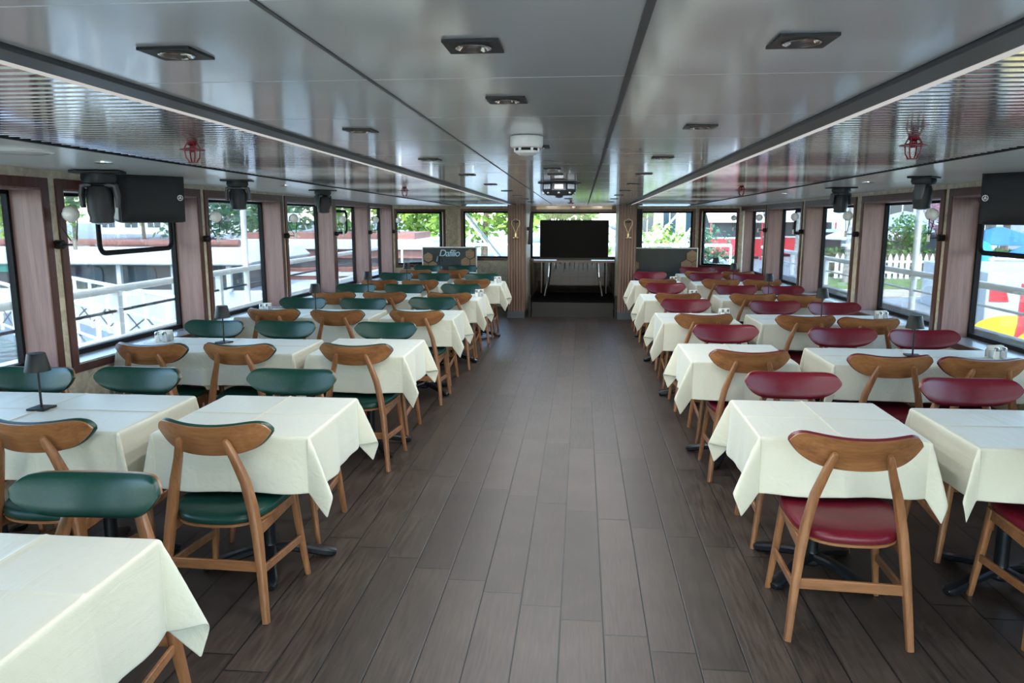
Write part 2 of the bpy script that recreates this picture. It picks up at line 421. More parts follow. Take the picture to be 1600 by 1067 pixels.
# front bulkhead: angled corners + front wall, with their windows
def flatwall(name, label, p0, p1, holes, mat='beige', frames=True, zt=None, zb=0.):
    """vertical wall from p0 to p1 (plan), thickness .1 outward (left of direction p0->p1); holes: (u0,u1,z0,z1)"""
    global wn
    p0 = Vector((*p0, 0)); p1 = Vector((*p1, 0)); d = (p1 - p0); L = d.length; d.normalize(); n = Vector((-d.y, d.x, 0))
    def blk(mb, u0, u1, z0, z1, d0, d1):
        P = [p0 + d * u0 + n * d0, p0 + d * u1 + n * d0, p0 + d * u1 + n * d1, p0 + d * u0 + n * d1]
        mb.hexa([(q.x, q.y, z0) for q in P] + [(q.x, q.y, z1) for q in P])
    zt = zt or max(zc(p0.y), zc(p1.y)) + .03
    w = MB(); u = 0.
    for (u0, u1, z0, z1) in holes:
        if u0 > u: blk(w, u, u0, zb, zt, 0, .1)
        blk(w, u0, u1, zb, z0, 0, .1); blk(w, u0, u1, z1, zt, 0, .1); u = u1
    if u < L: blk(w, u, L, zb, zt, 0, .1)
    o = w.build(name, mat); struct(o, label, 'wall')
    for (u0, u1, z0, z1) in holes:
        wn += 1
        W = thing('window_%d' % wn, 'window in the ' + label, 'window', kind='structure')
        c = MB(); t = .045
        blk(c, u0 - t, u1 + t, z1, z1 + t, -.012, 0); blk(c, u0 - t, u1 + t, z0 - t, z0, -.012, 0)
        blk(c, u0 - t, u0, z0, z1, -.012, 0); blk(c, u1, u1 + t, z0, z1, -.012, 0); c.build('casing', 'casing', W)
        r = MB(); fw = .03
        blk(r, u0, u1, z1 - fw, z1, .04, .08); blk(r, u0, u1, z0, z0 + fw, .04, .08)
        blk(r, u0, u0 + fw, z0, z1, .04, .08); blk(r, u1 - fw, u1, z0, z1, .04, .08); r.build('window_frame', 'rubber', W)
        g = MB(); blk(g, u0 + .02, u1 - .02, z0 + .02, z1 - .02, .058, .064); g.build('pane', 'glass', W)
    return o
flatwall('wall_front_left', 'beige angled corner wall beside the lettered board', (-3.2, 12.70), (-2.22, 13.6), [(.10, 1.02, .80, 1.70)])
flatwall('wall_front', 'beige front wall behind the lettered board', (-2.22, 13.6), (-1.12, 13.6), [(.10, 1.02, .88, 1.71)])
flatwall('wall_front_center', 'dark mirror-tiled front wall below the television', (-1.12, 13.6), (.84, 13.6), [(.22, 1.78, .88, 1.70)], mat='mirror')
flatwall('wall_front_right', 'beige front wall behind the plain black board', (.84, 13.6), (2.00, 13.6), [(.14, 1.10, .88, 1.71)])
flatwall('wall_front_corner', 'beige angled corner wall beside the plain black board', (2.00, 13.6), (2.68, 13.05), [(.10, .76, .78, 1.71)])
# rear wall, open glazed doorway behind the viewpoint
flatwall('wall_back', 'beige rear wall', (2.9 - .035 * (YB - 6.3), YB), (-3.2, YB), [(.3, 6.1, .08, 1.93)], zt=2.1)

# ceiling -----------------------------------------------------------------
def slab(mb, x0, x1, y0, y1, dz0, dz1, ins=0.):
    mb.hexa([(x0 + ins, y0 + ins, zc(y0) + dz0), (x1 - ins, y0 + ins, zc(y0) + dz0), (x1 - ins, y1 - ins, zc(y1) + dz0), (x0 + ins, y1 - ins, zc(y1) + dz0),
             (x0 + ins, y0 + ins, zc(y0) + dz1), (x1 - ins, y0 + ins, zc(y0) + dz1), (x1 - ins, y1 - ins, zc(y1) + dz1), (x0 + ins, y1 - ins, zc(y1) + dz1)])
cm = MB(); ys = [YB] + [1.12 + .61 * k for k in range(-8, 20)] + [13.6]
for x0, x1 in ((-1.035, -.477), (-.477, .095), (.095, .685)):
    for a, b in zip(ys, ys[1:]): slab(cm, x0, x1, a, b, 0, .02, .0022)
cm.build('ceiling', 'ceiling', bevel=.0015)
struct(bpy.data.objects['ceiling'], 'glossy grey panelled centre strip of the ceiling', 'ceiling')
sm = MB(); slab(sm, .088, .102, YB, 12.3, -.004, .006); slab(sm, -.481, -.473, YB, 12.3, -.002, .006)
struct(sm.build('trim_1', 'trimmetal'), 'thin dark seam strips along the centre ceiling panels', 'trim')
bk = MB(); slab(bk, -3.7, 3.7, YB, 14.9, .05, .12); struct(bk.build('ceiling_deckhead', 'void'), 'black deckhead above the ceiling panels', 'ceiling')
n = 2
for nm, x0, x1, who in (('L', -2.13, -1.134, 'green'), ('R', .784, 1.80, 'red')):
    s = MB(); s.smooth_angle = 4; y = YB; pitch = .058
    while y < 13.4:
        w = .045; prof = [(0, .008), (.003, .0008), (.006, 0), (w - .006, 0), (w - .003, .0008), (w, .008)]
        vs = []
        for xx in (x0, x1): vs += [(xx, y + a, zc(y) + b) for a, b in prof]
        m = len(prof)
        s.add(vs, [tuple(range(m)), tuple(range(2 * m - 1, m - 1, -1))] + [(i, (i + 1) % m, m + (i + 1) % m, m + i) for i in range(m)])
        y += pitch
    struct(s.build('ceiling_slats', 'slat'), 'narrow metal ceiling slats above the %s chairs' % who, 'ceiling')
    # anodised channel + white strip between panels and slats
    t = MB(); i0, i1 = ((-1.115, -1.035) if nm == 'L' else (.685, .765))
    slab(t, i0, i1, YB, 12.3, -.010, .02)
    to = struct(t.build('trim_%d' % n, 'trimmetal', bevel=.004), 'dark metal ceiling channel on the %s-chair side' % who, 'trim'); n += 1
    t2 = MB(); j0, j1 = ((-1.133, -1.115) if nm == 'L' else (.765, .783)); slab(t2, j0, j1, YB, 13.0, -.012, .012)
    t2.build('light_strip', 'led', to)
    # outer edge strip + soffit
    t3 = MB(); k0, k1 = ((-2.15, -2.13) if nm == 'L' else (1.80, 1.82)); slab(t3, k0, k1, YB, 13.4, -.006, .02)
    struct(t3.build('trim_%d' % n, 'void'), 'black edging strip where slats meet the soffit, %s-chair side' % who, 'trim'); n += 1
    so = MB(); e0, e1 = ((-3.45, -2.15) if nm == 'L' else (1.82, 3.35)); slab(so, e0, e1, YB, 13.65, 0, .03)
    struct(so.build('ceiling_soffit', 'soffit'), 'pale glossy soffit over the %s-chair windows' % who, 'ceiling')

# ------------------------------------------------------------------ dining chairs
def make_chair(col, label):
    R = thing('dining_chair', label, 'chair')
    for s in (-1, 1):
        m = MB(); m.tube([(s * .186, .185, .415), (s * .205, .198, .21), (s * .228, .214, 0)], [(.017, .019), (.0155, .017), (.012, .013)], n=12, sq=3.)
        m.build('leg', 'wood', R)
    for s in (-1, 1):
        m = MB()
        pts = [(.225, -.225, 0), (.209, -.205, .18), (.190, -.186, .36), (.174, -.180, .47), (.150, -.184, .59), (.119, -.201, .69), (.100, -.222, .755), (.097, -.228, .772)]
        rad = [(.014, .017), (.016, .022), (.0185, .027), (.0185, .027), (.0175, .024), (.0155, .019), (.0135, .015), (.008, .010)]
        m.tube([(s * a, b, c) for a, b, c in pts], rad, n=12, sq=3.2); m.build('leg', 'wood', R)
    def back(s, t, w, tf, g=0.):     # point on curved panel: s across, t 0 (top)..1 (bottom)
        a = abs(s); base = .818 + .022 * s * s
        top = base - .056 * a ** 11; bot = base - .128 + .072 * a ** 5
        z = top + (bot - top) * t
        y = -.197 + .085 * s * s + (.755 - z) * .34 + tf
        return (w * s, y, z)
    NU, NV = 33, 9
    S = [sin(-pi / 2 + pi * i / (NU - 1)) for i in range(NU)]
    T = [.5 - .5 * cos(pi * j / (NV - 1)) for j in range(NV)]
    m = MB(); m.smooth_angle = 50
    m.shell([back(s, t, .243, .006) for s in S for t in T], [back(s, t, .243, -.007) for s in S for t in T], NU, NV)
    m.build('backrest', 'woodx', R)
    p = MB(); p.smooth_angle = 60
    def padp(s, t):
        u = max(abs(s), abs(2 * t - 1)); th = .019 + .016 * max(1 - u ** 6, 0) ** .5
        p = back(s, t, .2445, .006 + th); return (p[0], p[1], p[2] + .005 * (1 - 2 * t))
    p.shell([padp(s, t) for s in S for t in T], [back(s, t, .2445, .0065) for s in S for t in T], NU, NV)
    o = p.build('back_pad', col, R); o['label'] = '%s leather back pad' % col
    # seat: superellipse, wider at the front, saddle dished
    def ring(k, zf, n=40):
        out = []
        for i in range(n):
            a = 2 * pi * i / n; ca, sa = cos(a), sin(a)
            x = math.copysign(abs(ca) ** .62, ca); y = math.copysign(abs(sa) ** .62, sa)
            hw = .218 + .022 * y
            X, Y = hw * x * k, .012 + .222 * y * k
            out.append((X, Y, zf + .25 * X * X + .05 * (Y)))
        return out
    def stackrings(rs):
        b = MB(); b.smooth_angle = 50; n = len(rs[0]); vs = [p for r in rs for p in r]; fs = []
        for i in range(len(rs) - 1):
            for j in range(n): fs.append((i * n + j, i * n + (j + 1) % n, (i + 1) * n + (j + 1) % n, (i + 1) * n + j))
        fs += [tuple(range(n - 1, -1, -1)), tuple((len(rs) - 1) * n + j for j in range(n))]
        return b.add(vs, fs)
    stackrings([ring(.95, .402), ring(.985, .404), ring(.985, .414), ring(.95, .416)]).build('seat_board', 'woodx', R)
    o = stackrings([ring(.93, .416), ring(.99, .420), ring(1., .432), ring(.98, .446), ring(.93, .454), ring(.8, .460), ring(.5, .463), ring(.15, .464)]).build('seat', col, R)
    o['label'] = '%s leather seat' % col
    for s in (-1, 1):
        m = MB(); m.hexa([(s * .188 - .009, -.19, .352), (s * .188 + .009, -.19, .352), (s * .190 + .009, .19, .368), (s * .190 - .009, .19, .368),
                          (s * .186 - .009, -.19, .400), (s * .186 + .009, -.19, .400), (s * .186 + .009, .19, .412), (s * .186 - .009, .19, .412)])
        m.build('seat_rail', 'woodx', R, bevel=.003)
    for s in (-1, 1):
        m = MB(); m.bar((s * .206, -.203, .215), (s * .212, .2, .185), .013, .034); m.build('side_stretcher', 'woodx', R, bevel=.003)
    m = MB(); m.bar((-.203, -.20, .232), (.203, -.20, .232), .013, .044); m.build('rear_stretcher', 'woodx', R, bevel=.003)
    return R

ORD = ['first', 'second', 'third', 'fourth', 'fifth', 'sixth']
CH = {'green': None, 'red': None}
def place_chair(col, x, yb, facing_tv, label, rz=0.):
    """x: centre, yb: y of the back panel's middle"""
    if facing_tv: loc, r = (x, yb + .19, 0), rz
    else: loc, r = (x, yb - .19, 0), pi + rz
    if CH[col] is None:
        CH[col] = make_chair(col, label); c = CH[col]; c.location = loc; c.rotation_euler = (0, 0, r)
    else: c = dup(CH[col], label, loc, r)
    c['group'] = '%s leather dining chairs' % col
    return c
TV = 'facing the television'; BK = 'facing away from the television'
# aisle tables ---------------------------------------------------------------
LN = [(-1.48, 2.80, -.03), (-1.45, 4.66, -.02), (-1.43, 6.40, 0), (-1.41, 7.95, 0), (-1.41, 9.66, 0)]
LF = [(-1.545, 2.22, .03), (-1.53, 3.90, 0), (-1.49, 5.72, 0), (-1.48, 7.52, 0), (-1.43, 9.02, 0), (-1.40, 10.68, 0)]
RN = [(1.07, 2.84, -.07), (1.05, 4.64, -.02), (1.04, 6.37, 0), (1.04, 8.10, 0), (1.0, 9.92, 0)]
RF = [(1.11, 4.06, -.02), (1.09, 5.82, 0), (1.03, 7.58, 0), (1.03, 9.40, 0), (1.0, 11.22, 0)]
for i, (x, y, r) in enumerate(LN): place_chair('green', x, y, True, 'green chair %s at the %s green-side aisle table from it' % (TV, ORD[4 - i]), r)
for i, (x, y, r) in enumerate(LF): place_chair('green', x, y, False, 'green chair %s at the %s green-side aisle table from it' % (BK, ORD[5 - i]), r)
place_chair('green', -1.50, .93, True, 'green chair %s at the sixth green-side aisle table from it' % TV, -.05)
for i, (x, y, r) in enumerate(RN): place_chair('red', x, y, True, 'red chair %s at the %s red-side aisle table from it' % (TV, ORD[4 - i]), r)
for i, (x, y, r) in enumerate(RF): place_chair('red', x, y, False, 'red chair %s at the %s red-side aisle table from it' % (BK, ORD[4 - i]), r)
# window tables: (near a, near b, far a, far b); a = nearer the aisle, b = nearer the windows
LW = [((-2.23, 2.77), None, (-2.38, 3.87), (-2.95, 3.82)),
      ((-2.21, 4.60), (-2.79, 4.56), (-2.29, 5.72), (-2.86, 5.70)),
      ((-2.13, 6.36), (-2.73, 6.41), (-2.15, 7.38), (-2.77, 7.38)),
      ((-2.12, 7.95), (-2.68, 7.92), (-2.10, 8.93), (-2.69, 8.92)),
      ((-2.06, 9.50), (-2.59, 9.48), (-2.08, 10.70), (-2.64, 10.72)),
      ((-1.94, 11.36), (-2.51, 11.27), (-1.94, 12.40), (-2.50, 12.37))]
RW = [((1.95, 2.86), None, (1.96, 3.98), None),
      ((1.86, 4.57), (2.36, 4.52), (1.91, 5.72), (2.46, 5.68)),
      ((1.87, 6.36), (2.34, 6.26), (1.86, 7.50), (2.39, 7.42)),
      ((1.83, 8.12), (2.31, 8.08), (1.82, 9.14), (2.35, 9.12)),
      ((1.81, 9.93), (2.33, 9.90), (1.78, 11.10), (2.33, 10.96)),
      ((1.78, 11.34), (2.30, 11.30), (1.80, 12.31), (2.25, 12.33))]
for col, rows in (('green', LW), ('red', RW)):
    for i, (na, nb, fa, fb) in enumerate(rows):
        for c, tv, end in ((na, True, 'aisle'), (nb, True, 'glass'), (fa, False, 'aisle'), (fb, False, 'glass')):
            if c is None: continue
            place_chair(col, c[0], c[1], tv, '%s chair %s, %s end of %s %s-side window table from it' % (col, 'facing the television' if tv else 'facing away from television', end, ORD[5 - i], col), random.uniform(-.03, .03))

# ------------------------------------------------------------------ tables and cloths
TT = .731
def make_base(R, cx, rot):
    col = MB(); col.lathe([(.040, .035), (.052, .05), (.034, .075), (.030, .11), (.030, .64), (.06, .66), (.11, .70)], (cx, 0, 0), 18); col.build('pedestal', 'iron', R)
    for k in range(4):
        a = rot + k * pi / 2; c, s = cos(a), sin(a)
        m = MB(); prof = [(.02, .075, .030), (.09, .070, .028), (.17, .050, .027), (.24, .030, .033), (.285, .020, .034), (.305, .014, .018)]
        m.tube([(cx + r * c, r * s, z) for r, z, _ in prof], [(w, max(.010, min(.022, z))) for _, z, w in prof], n=10, ref=(-s, c, 0), sq=2.8)
        m.build('foot', 'iron', R)
def make_table(x0, x1, y0, y1, label, rot):
    cx, cy = (x0 + x1) / 2, (y0 + y1) / 2; w, d = x1 - x0, y1 - y0
    R = thing('dining_table', label, 'table', (cx, cy, 0), 0, 'pedestal dining tables')
    t = MB(); t.box(-w / 2, w / 2, -d / 2, d / 2, .702, TT - .002); t.build('tabletop', 'wood', R, bevel=.004)
    if w < .9: make_base(R, 0, rot)
    else: make_base(R, -w / 4, rot); make_base(R, w / 4, rot)
    return R
def make_cloth(x0, x1, y0, y1, label, seed, rz=0., ov=.245, kk=(.32, .32, .32, .32)):
    rnd = random.Random(seed)
    cx, cy = (x0 + x1) / 2, (y0 + y1) / 2; W, D = (x1 - x0) / 2 + .003, (y1 - y0) / 2 + .003
    rho = .012
    def lines(h):
        core = [-h + .0015, -h * .8, -h * .55, -h * .3, -.012, -.004, 0, .004, .012, h * .3, h * .55, h * .8, h - .0015]
        if h > .5: core = sorted(core + [-h * .67, -h * .42, -h * .18, h * .18, h * .42, h * .67, -h * .5 - .01, -h * .5 + .01, h * .5 - .01, h * .5 + .01])
        outer = [0.] + [rho * pi / 2 * k / 4 for k in range(1, 5)] + [rho * pi / 2 + (ov - rho * pi / 2) * k / 12 for k in range(1, 13)]
        return sorted([-(h + o) for o in outer] + core + [h + o for o in outer])
    U, V = lines(W), lines(D)
    ph = [rnd.uniform(0, 6) for _ in range(12)]
    def drop(r):       # (horizontal, vertical) after rounding the table edge
        if r < rho * pi / 2: return rho * sin(r / rho), -rho * (1 - cos(r / rho))
        return rho, -rho - (r - rho * pi / 2)
    hem = lambda q: .012 * sin(9 * q + ph[8])
    P = []
    for u in U:
        for v in V:
            a, b = max(abs(u) - W, 0), max(abs(v) - D, 0); su = 1 if u > 0 else -1; sv = 1 if v > 0 else -1
            if a == 0 and b == 0:
                z = TT + .002 + .0006 * sin(17 * u + ph[0]) * sin(15 * v + ph[1])
                z += .0060 * math.exp(-(u / .0045) ** 2) + .0055 * math.exp(-(v / .0045) ** 2)
                if W > .5: z += .0050 * (math.exp(-((abs(u) - W / 2) / .010) ** 2))
                P.append((u, v, z)); continue
            if a > 0 and b == 0 or b > 0 and a == 0:
                r = a + b; q = v if a > 0 else u; hx, dz = drop(r); tt = (r / ov) ** 1.3
                half = D if a > 0 else W; idx = (0 if u > 0 else 2) if a > 0 else (4 if v > 0 else 6)
                edge = abs(q) / half
                amp = .015 * tt * (1 - edge ** 4)
                o = hx + amp * (sin(14 * q + ph[idx]) + .6 * sin(31 * q + ph[idx + 1])) + .020 * tt * (1 - edge ** 6) - .004
                o = max(o, .002 + hx * .5)
                z = TT + .002 + dz * (1 + hem(q) * .2)
                P.append((su * (W + o), v, z) if a > 0 else (u, sv * (D + o), z)); continue
            r = hypot(a, b); fi = atan2(b, a); hx, dz = drop(min(r, ov * 1.5))
            ci = (0 if su > 0 else 1) + (0 if sv > 0 else 2); k = kk[ci]
            sk = .42 + .10 * (ph[ci] / 6)                     # flute leans to the aisle side
            ff = (fi / (pi / 2)) ** sk
            fl = sin(pi * min(ff, 1)) ** 2.2
            kx = k * fl * min(1, r / .06)
            off_ = r * kx; dv = r * sqrt(max(0, 1 - kx * kx))
            h2, d2 = drop(dv)
            fia = .12 + .5 * ff
            o1 = off_ * cos(fia) + hx * cos(fi); o2 = off_ * sin(fia) + hx * sin(fi)
            P.append((su * (W + o1), sv * (D + o2), TT + .002 + d2))
    nu, nv = len(U), len(V); m = MB(); m.smooth_angle = 75
    m.add(P, [(i * nv + j, (i + 1) * nv + j, (i + 1) * nv + j + 1, i * nv + j + 1) for i in range(nu - 1) for j in range(nv - 1)])
    o = m.build('tablecloth', 'cloth', fixn=False); o.location = (cx, cy, 0); o.rotation_euler = (0, 0, rz)
    so = o.modifiers.new('thick', 'SOLIDIFY'); so.thickness = .0025; so.offset = 1
    sb = o.modifiers.new('sub', 'SUBSURF'); sb.levels = 1; sb.render_levels = 1
    return tag(o, label, 'tablecloth', 'cream tablecloths')

AT = [('green', [(-1.86, -1.20, 1.29, 1.93), (-1.80, -1.13, 2.96, 3.63), (-1.79, -1.16, 4.78, 5.45), (-1.78, -1.135, 6.56, 7.20), (-1.77, -1.12, 8.08, 8.74), (-1.73, -1.06, 9.86, 10.50)]),
      ('red', [(.765, 1.43, 3.13, 3.76), (.715, 1.35, 4.78, 5.45), (.715, 1.36, 6.53, 7.19), (.70, 1.36, 8.25, 8.93), (.71, 1.36, 10.08, 10.75)])]
for col, T in AT:
    nT = len(T)
    for i, (x0, x1, y0, y1) in enumerate(T):
        o_ = ORD[nT - 1 - i]
        make_table(x0, x1, y0, y1, 'black-footed small table under cream cloth, %s %s-side aisle table from the television' % (o_, col), (.08 if col == 'green' else .75) + i * .3)
        ka = (.36, .22, .40, .22) if col == 'green' else (.26, .37, .28, .40)
        make_cloth(x0, x1, y0, y1, 'cream cloth on the %s aisle table from the television, %s chairs at it' % (o_, col), 10 + i * 7 + (100 if col == 'red' else 0), random.uniform(-.012, .012), kk=ka, ov=.29 if (col, i) == ('green', 0) else .25)
WTAB = {'green': [], 'red': []}
WY = {'green': [(2.96, 3.60), (4.80, 5.38), (6.55, 7.17), (8.12, 8.74), (9.70, 10.36), (11.56, 12.14)],
      'red': [(3.06, 3.68), (4.75, 5.35), (6.53, 7.15), (8.28, 8.90), (10.1, 10.68), (11.52, 12.10)]}
XR = {'green': [(-3.12, -1.97), (-3.13, -1.915), (-3.12, -1.895), (-3.04, -1.89), (-2.96, -1.86), (-2.88, -1.70)],
      'red': [(1.60, 2.80), (1.575, 2.78), (1.55, 2.74), (1.54, 2.68), (1.53, 2.63), (1.50, 2.58)]}
for col in ('green', 'red'):
    for i in range(6):
        (x0, x1), (y0, y1) = XR[col][i], WY[col][i]; o_ = ORD[5 - i]
        make_table(x0, x1, y0, y1, 'long twin-pedestal table under cream cloth, %s %s-side window table from the television' % (o_, col), .4 + i * .3)
        ka = (.16, .16, .20, .16) if col == 'green' else (.16, .16, .16, .20)
        make_cloth(x0, x1, y0, y1, 'cream cloth on the long %s window table from the television, %s chairs at it' % (o_, col), 50 + i * 5 + (100 if col == 'red' else 0), 0, kk=ka, ov=.225)

# table lamps ---------------------------------------------------------------
def make_lamp(label):
    R = thing('table_lamp', label, 'lamp', group='black cordless table lamps')
    b = MB(); b.box(-.046, .046, -.046, .046, 0, .010); b.build('lamp_base', 'blackmetal', R, bevel=.003)
    s = MB(); s.lathe([(.0055, .008), (.0055, .235)], n=10); s.build('stem', 'blackmetal', R)
    h = MB(); h.lathe([(.056, .185), (.056, .188), (.040, .266), (.038, .270), (.004, .270), (.004, .264), (.037, .264), (.053, .187)], n=28, cap=False); h.build('lamp_shade', 'blackmetal', R)
    return R
TZ = TT + .0065
LPOS = {'green': [(-2.55, 3.28), (-2.56, 5.17), (-2.50, 6.92), (-2.44, 8.50), (-2.36, 10.12), (-2.22, 11.82)],
        'red': [None, (2.17, 5.08), (2.14, 6.90), (2.08, 8.60), (2.05, 10.42), (2.05, 11.80)]}
lp = None
for col in ('green', 'red'):
    for i, p in enumerate(LPOS[col]):
        if p is None: continue
        lab = 'black cordless lamp standing on the %s %s-side window table from the television' % (ORD[5 - i], col)
        if lp is None: lp = make_lamp(lab); lp.location = (*p, TZ)
        else: dup(lp, lab, (*p, TZ), random.uniform(-.3, .3))
# shakers / glasses
def make_shaker(name, label, mat, h=.075, r=.017):
    R = thing(name, label, 'shaker', group='table shakers')
    b = MB(); b.lathe([(r * .95, 0), (r, .004), (r * .9, h * .68)], n=16); b.build('shaker_body', mat, R)
    c = MB(); c.lathe([(r * .94, h * .68), (r * .94, h * .9), (r * .6, h), (.002, h * 1.01)], n=16); c.build('shaker_cap', 'chrome', R)
    return R
salt = pep = nap = None
SP = [(-3.06, 5.16, 'second lamp table on the green side'), (-3.03, 6.90, 'third lamp table on the green side'), (2.66, 5.02, 'first lamp table on the red side'),
      (2.62, 6.82, 'second lamp table on the red side'), (1.27, 6.86, 'third red aisle table from the television'), (1.24, 8.56, 'second red aisle table from the television'),
      (1.24, 10.45, 'red aisle table closest to the television'), (-1.17, 8.42, 'second green aisle table from the television'), (-1.16, 10.22, 'green aisle table closest to the television')]
for x, y, w in SP:
    l1, l2 = 'small white salt shaker on the ' + w, 'small steel pepper shaker on the ' + w
    if salt is None:
        salt = make_shaker('salt_shaker', l1, 'whiteplastic'); salt.location = (x, y, TZ)
        pep = make_shaker('pepper_shaker', l2, 'steel'); pep.location = (x + .05, y + .01, TZ)
        nap = thing('napkin_holder', 'white napkins in a steel holder on the ' + w, 'napkin holder', (x + .025, y + .07, TZ), 0, 'napkin holders')
        m = MB(); m.box(-.05, .05, -.022, .022, 0, .004); m.box(-.05, .05, -.022, -.020, 0, .05); m.box(-.05, .05, .020, .022, 0, .05); m.build('holder', 'steel', nap)
        m = MB(); [m.add([(-.046, k * .005 - .018, .004), (.046, k * .005 - .018, .004), (.046, k * .005 - .016, .075 + .004 * (k % 2)), (-.046, k * .005 - .016, .075)], [(0, 1, 2, 3)]) for k in range(8)]
        m.build('napkins', 'whiteplastic', nap)
    else:
        dup(salt, l1, (x, y, TZ)); dup(pep, l2, (x + .05, y + .01, TZ)); dup(nap, 'white napkins in a steel holder on the ' + w, (x + .025, y + .07, TZ))

# ------------------------------------------------------------------ ceiling fittings
def cz(y): return zc(y)
def make_downlight(label):
    R = thing('downlight', label, 'ceiling light', group='square recessed downlights')
    p = MB(); h = .05; r = .033; N = 24
    vs = []; 
    for i in range(N):
        a = 2 * pi * i / N; c, s = cos(a), sin(a); k = h / max(abs(c), abs(s))
        vs += [(k * c, k * s, -.004), (r * c, r * s, -.004), (k * c, k * s, .001), (r * c, r * s, .012)]
    fs = []
    for i in range(N):
        a, b = 4 * i, 4 * ((i + 1) % N)
        fs += [(a, b, b + 1, a + 1), (a, a + 2, b + 2, b), (a + 1, b + 1, b + 3, a + 3)]
    p.add(vs, fs); p.build('bezel', 'blackmetal', R)
    q = MB(); q.lathe([(.033, -.0055), (.030, -.0065), (.027, -.004), (.022, .004)], n=24, cap=False); q.build('ring', 'chrome', R)
    g = MB(); g.lathe([(.026, .0005), (.012, .002), (.001, .0025)], n=20); g.build('reflector', 'lens', R)
    return R
DL = [(-.765, 1.43), (-.76, 2.62), (-.755, 3.80), (-.745, 4.98), (-.735, 6.17), (-.72, 7.36), (-.72, 8.55), (-.199, 1.42), (-.197, 2.02), (-.187, 3.22),
      (-.172, 4.45), (-.172, 4.96), (-.172, 5.52), (.379, 1.43), (.383, 2.61), (.383, 3.78), (.39, 4.96), (.40, 6.15), (.40, 7.35), (.40, 8.5), (-.17, 8.4), (-.17, 9.6), (-.72, 9.7), (-.72, 10.9), (.40, 9.7), (.40, 10.9), (-.17, 11.6)]
d0 = None; cnt = {}
for x, y in DL:
    rowi = 'green-side' if x < -.5 else ('middle' if x < .1 else 'red-side')
    cnt[rowi] = cnt.get(rowi, 0) + 1
    words_ = ['first', 'second', 'third', 'fourth', 'fifth', 'sixth', 'seventh', 'eighth', 'ninth', 'tenth']
    lab = 'square black downlight, %s along the %s ceiling row towards the television' % (words_[cnt[rowi] - 1], rowi)
    L_ = bpy.data.lights.new('added_downlight_fill', 'AREA'); L_.shape = 'DISK'; L_.size = .05; L_.energy = DLW; L_.color = (.96, .98, 1)  # downlights look unlit; this light is added to brighten the interior
    lo = bpy.data.objects.new('added_downlight_fill', L_); COL.objects.link(lo); lo.location = (x, y, cz(y) - .012)
    if d0 is None: d0 = make_downlight(lab); d0.location = (x, y, cz(y) - .001)
    else: dup(d0, lab, (x, y, cz(y) - .001), 0)
R = thing('smoke_detector', 'round white smoke detector on the centre ceiling strip', 'smoke detector', (-.205, 2.84, cz(2.84) - .001))
m = MB(); m.lathe([(.058, 0), (.060, -.002), (.060, -.034), (.056, -.040), (.046, -.043)], n=32); m.build('housing', 'whiteplastic', R)
m = MB(); m.lathe([(.041, -.043), (.041, -.056)], n=24); m.build('vent_gap', 'void', R)
m = MB(); m.lathe([(.043, -.052), (.040, -.060), (.026, -.068), (.010, -.071)], n=28)
for k in range(6):
    a = k * pi / 3; m.bar((.043 * cos(a), .043 * sin(a), -.040), (.042 * cos(a), .042 * sin(a), -.056), .008, .008)
m.build('cap', 'whiteplastic', R)
# party light pod
y = 5.93
R = thing('party_light', 'black octagonal party light pod with white lens panels on the ceiling', 'party light', (-.175, y, cz(y) - .001))
oct_ = lambda r, z: [(r * cos(pi / 8 + k * pi / 4), r * sin(pi / 8 + k * pi / 4), z) for k in range(8)]
m = MB(); m.lathe([(.165, 0), (.165, -.008)], n=8); m.build('mounting_plate', 'blackplastic', R)
m = MB(); vs = oct_(.135, -.008) + oct_(.138, -.06) + oct_(.105, -.095) + oct_(.02, -.10)
m.add(vs, [(i * 8 + j, i * 8 + (j + 1) % 8, (i + 1) * 8 + (j + 1) % 8, (i + 1) * 8 + j) for i in range(3) for j in range(8)] + [tuple(range(8)), tuple(range(24, 32))]); m.smooth_angle = 20
m.build('housing', 'blackplastic', R)
for k in range(8):
    a = k * pi / 4; c, s = cos(a), sin(a); t = Vector((-s, c, 0)); nrm = Vector((c, s, 0)); mid = nrm * .128 + Vector((0, 0, -.033))
    m = MB(); P = [mid + t * (.033 * q) + Vector((0, 0, .017 * p)) + nrm * e for e in (-.004, .004) for q, p in ((-1, -1), (1, -1), (1, 1), (-1, 1))]
    m.hexa(P); m.build('lens_panel', 'panelwhite', R)
    m = MB(); cc = nrm * .115 + Vector((0, 0, -.078)); m.sphere(cc, .012, 10, 6); m.build('lamp_eye', 'chrome', R)
m = MB(); m.lathe([(.03, -.098), (.028, -.112), (.01, -.116)], n=16); m.build('center_eye', 'blackplastic', R)
# sprinklers in red cages
def make_sprinkler(label):
    R = thing('sprinkler', label, 'sprinkler', group='red caged sprinklers')
    m = MB(); m.lathe([(.018, 0), (.02, -.01), (.008, -.016), (.008, -.04)], n=14); m.build('nozzle', 'redmetal', R)
    m = MB()
    for k in range(4):
        a = k * pi / 2 + pi / 4; c, s = cos(a), sin(a)
        m.tube([(.016 * c, .016 * s, 0), (.030 * c, .030 * s, -.025), (.026 * c, .026 * s, -.06), (.014 * c, .014 * s, -.078)], .0028, n=6)
    for r, z in ((.030, -.028),): m.tube([(r * cos(2 * pi * i / 20), r * sin(2 * pi * i / 20), z) for i in range(20)], .003, n=6, ref=(0, 0, 1), closed=True)
    m.build('cage', 'redmetal', R)
    m = MB(); m.lathe([(.048, -.030), (.048, -.033), (.012, -.031)], n=20); m.build('shield', 'redmetal', R)
    m = MB(); m.lathe([(.020, -.078), (.020, -.081)], n=14); m.build('deflector', 'redmetal', R)
    return R
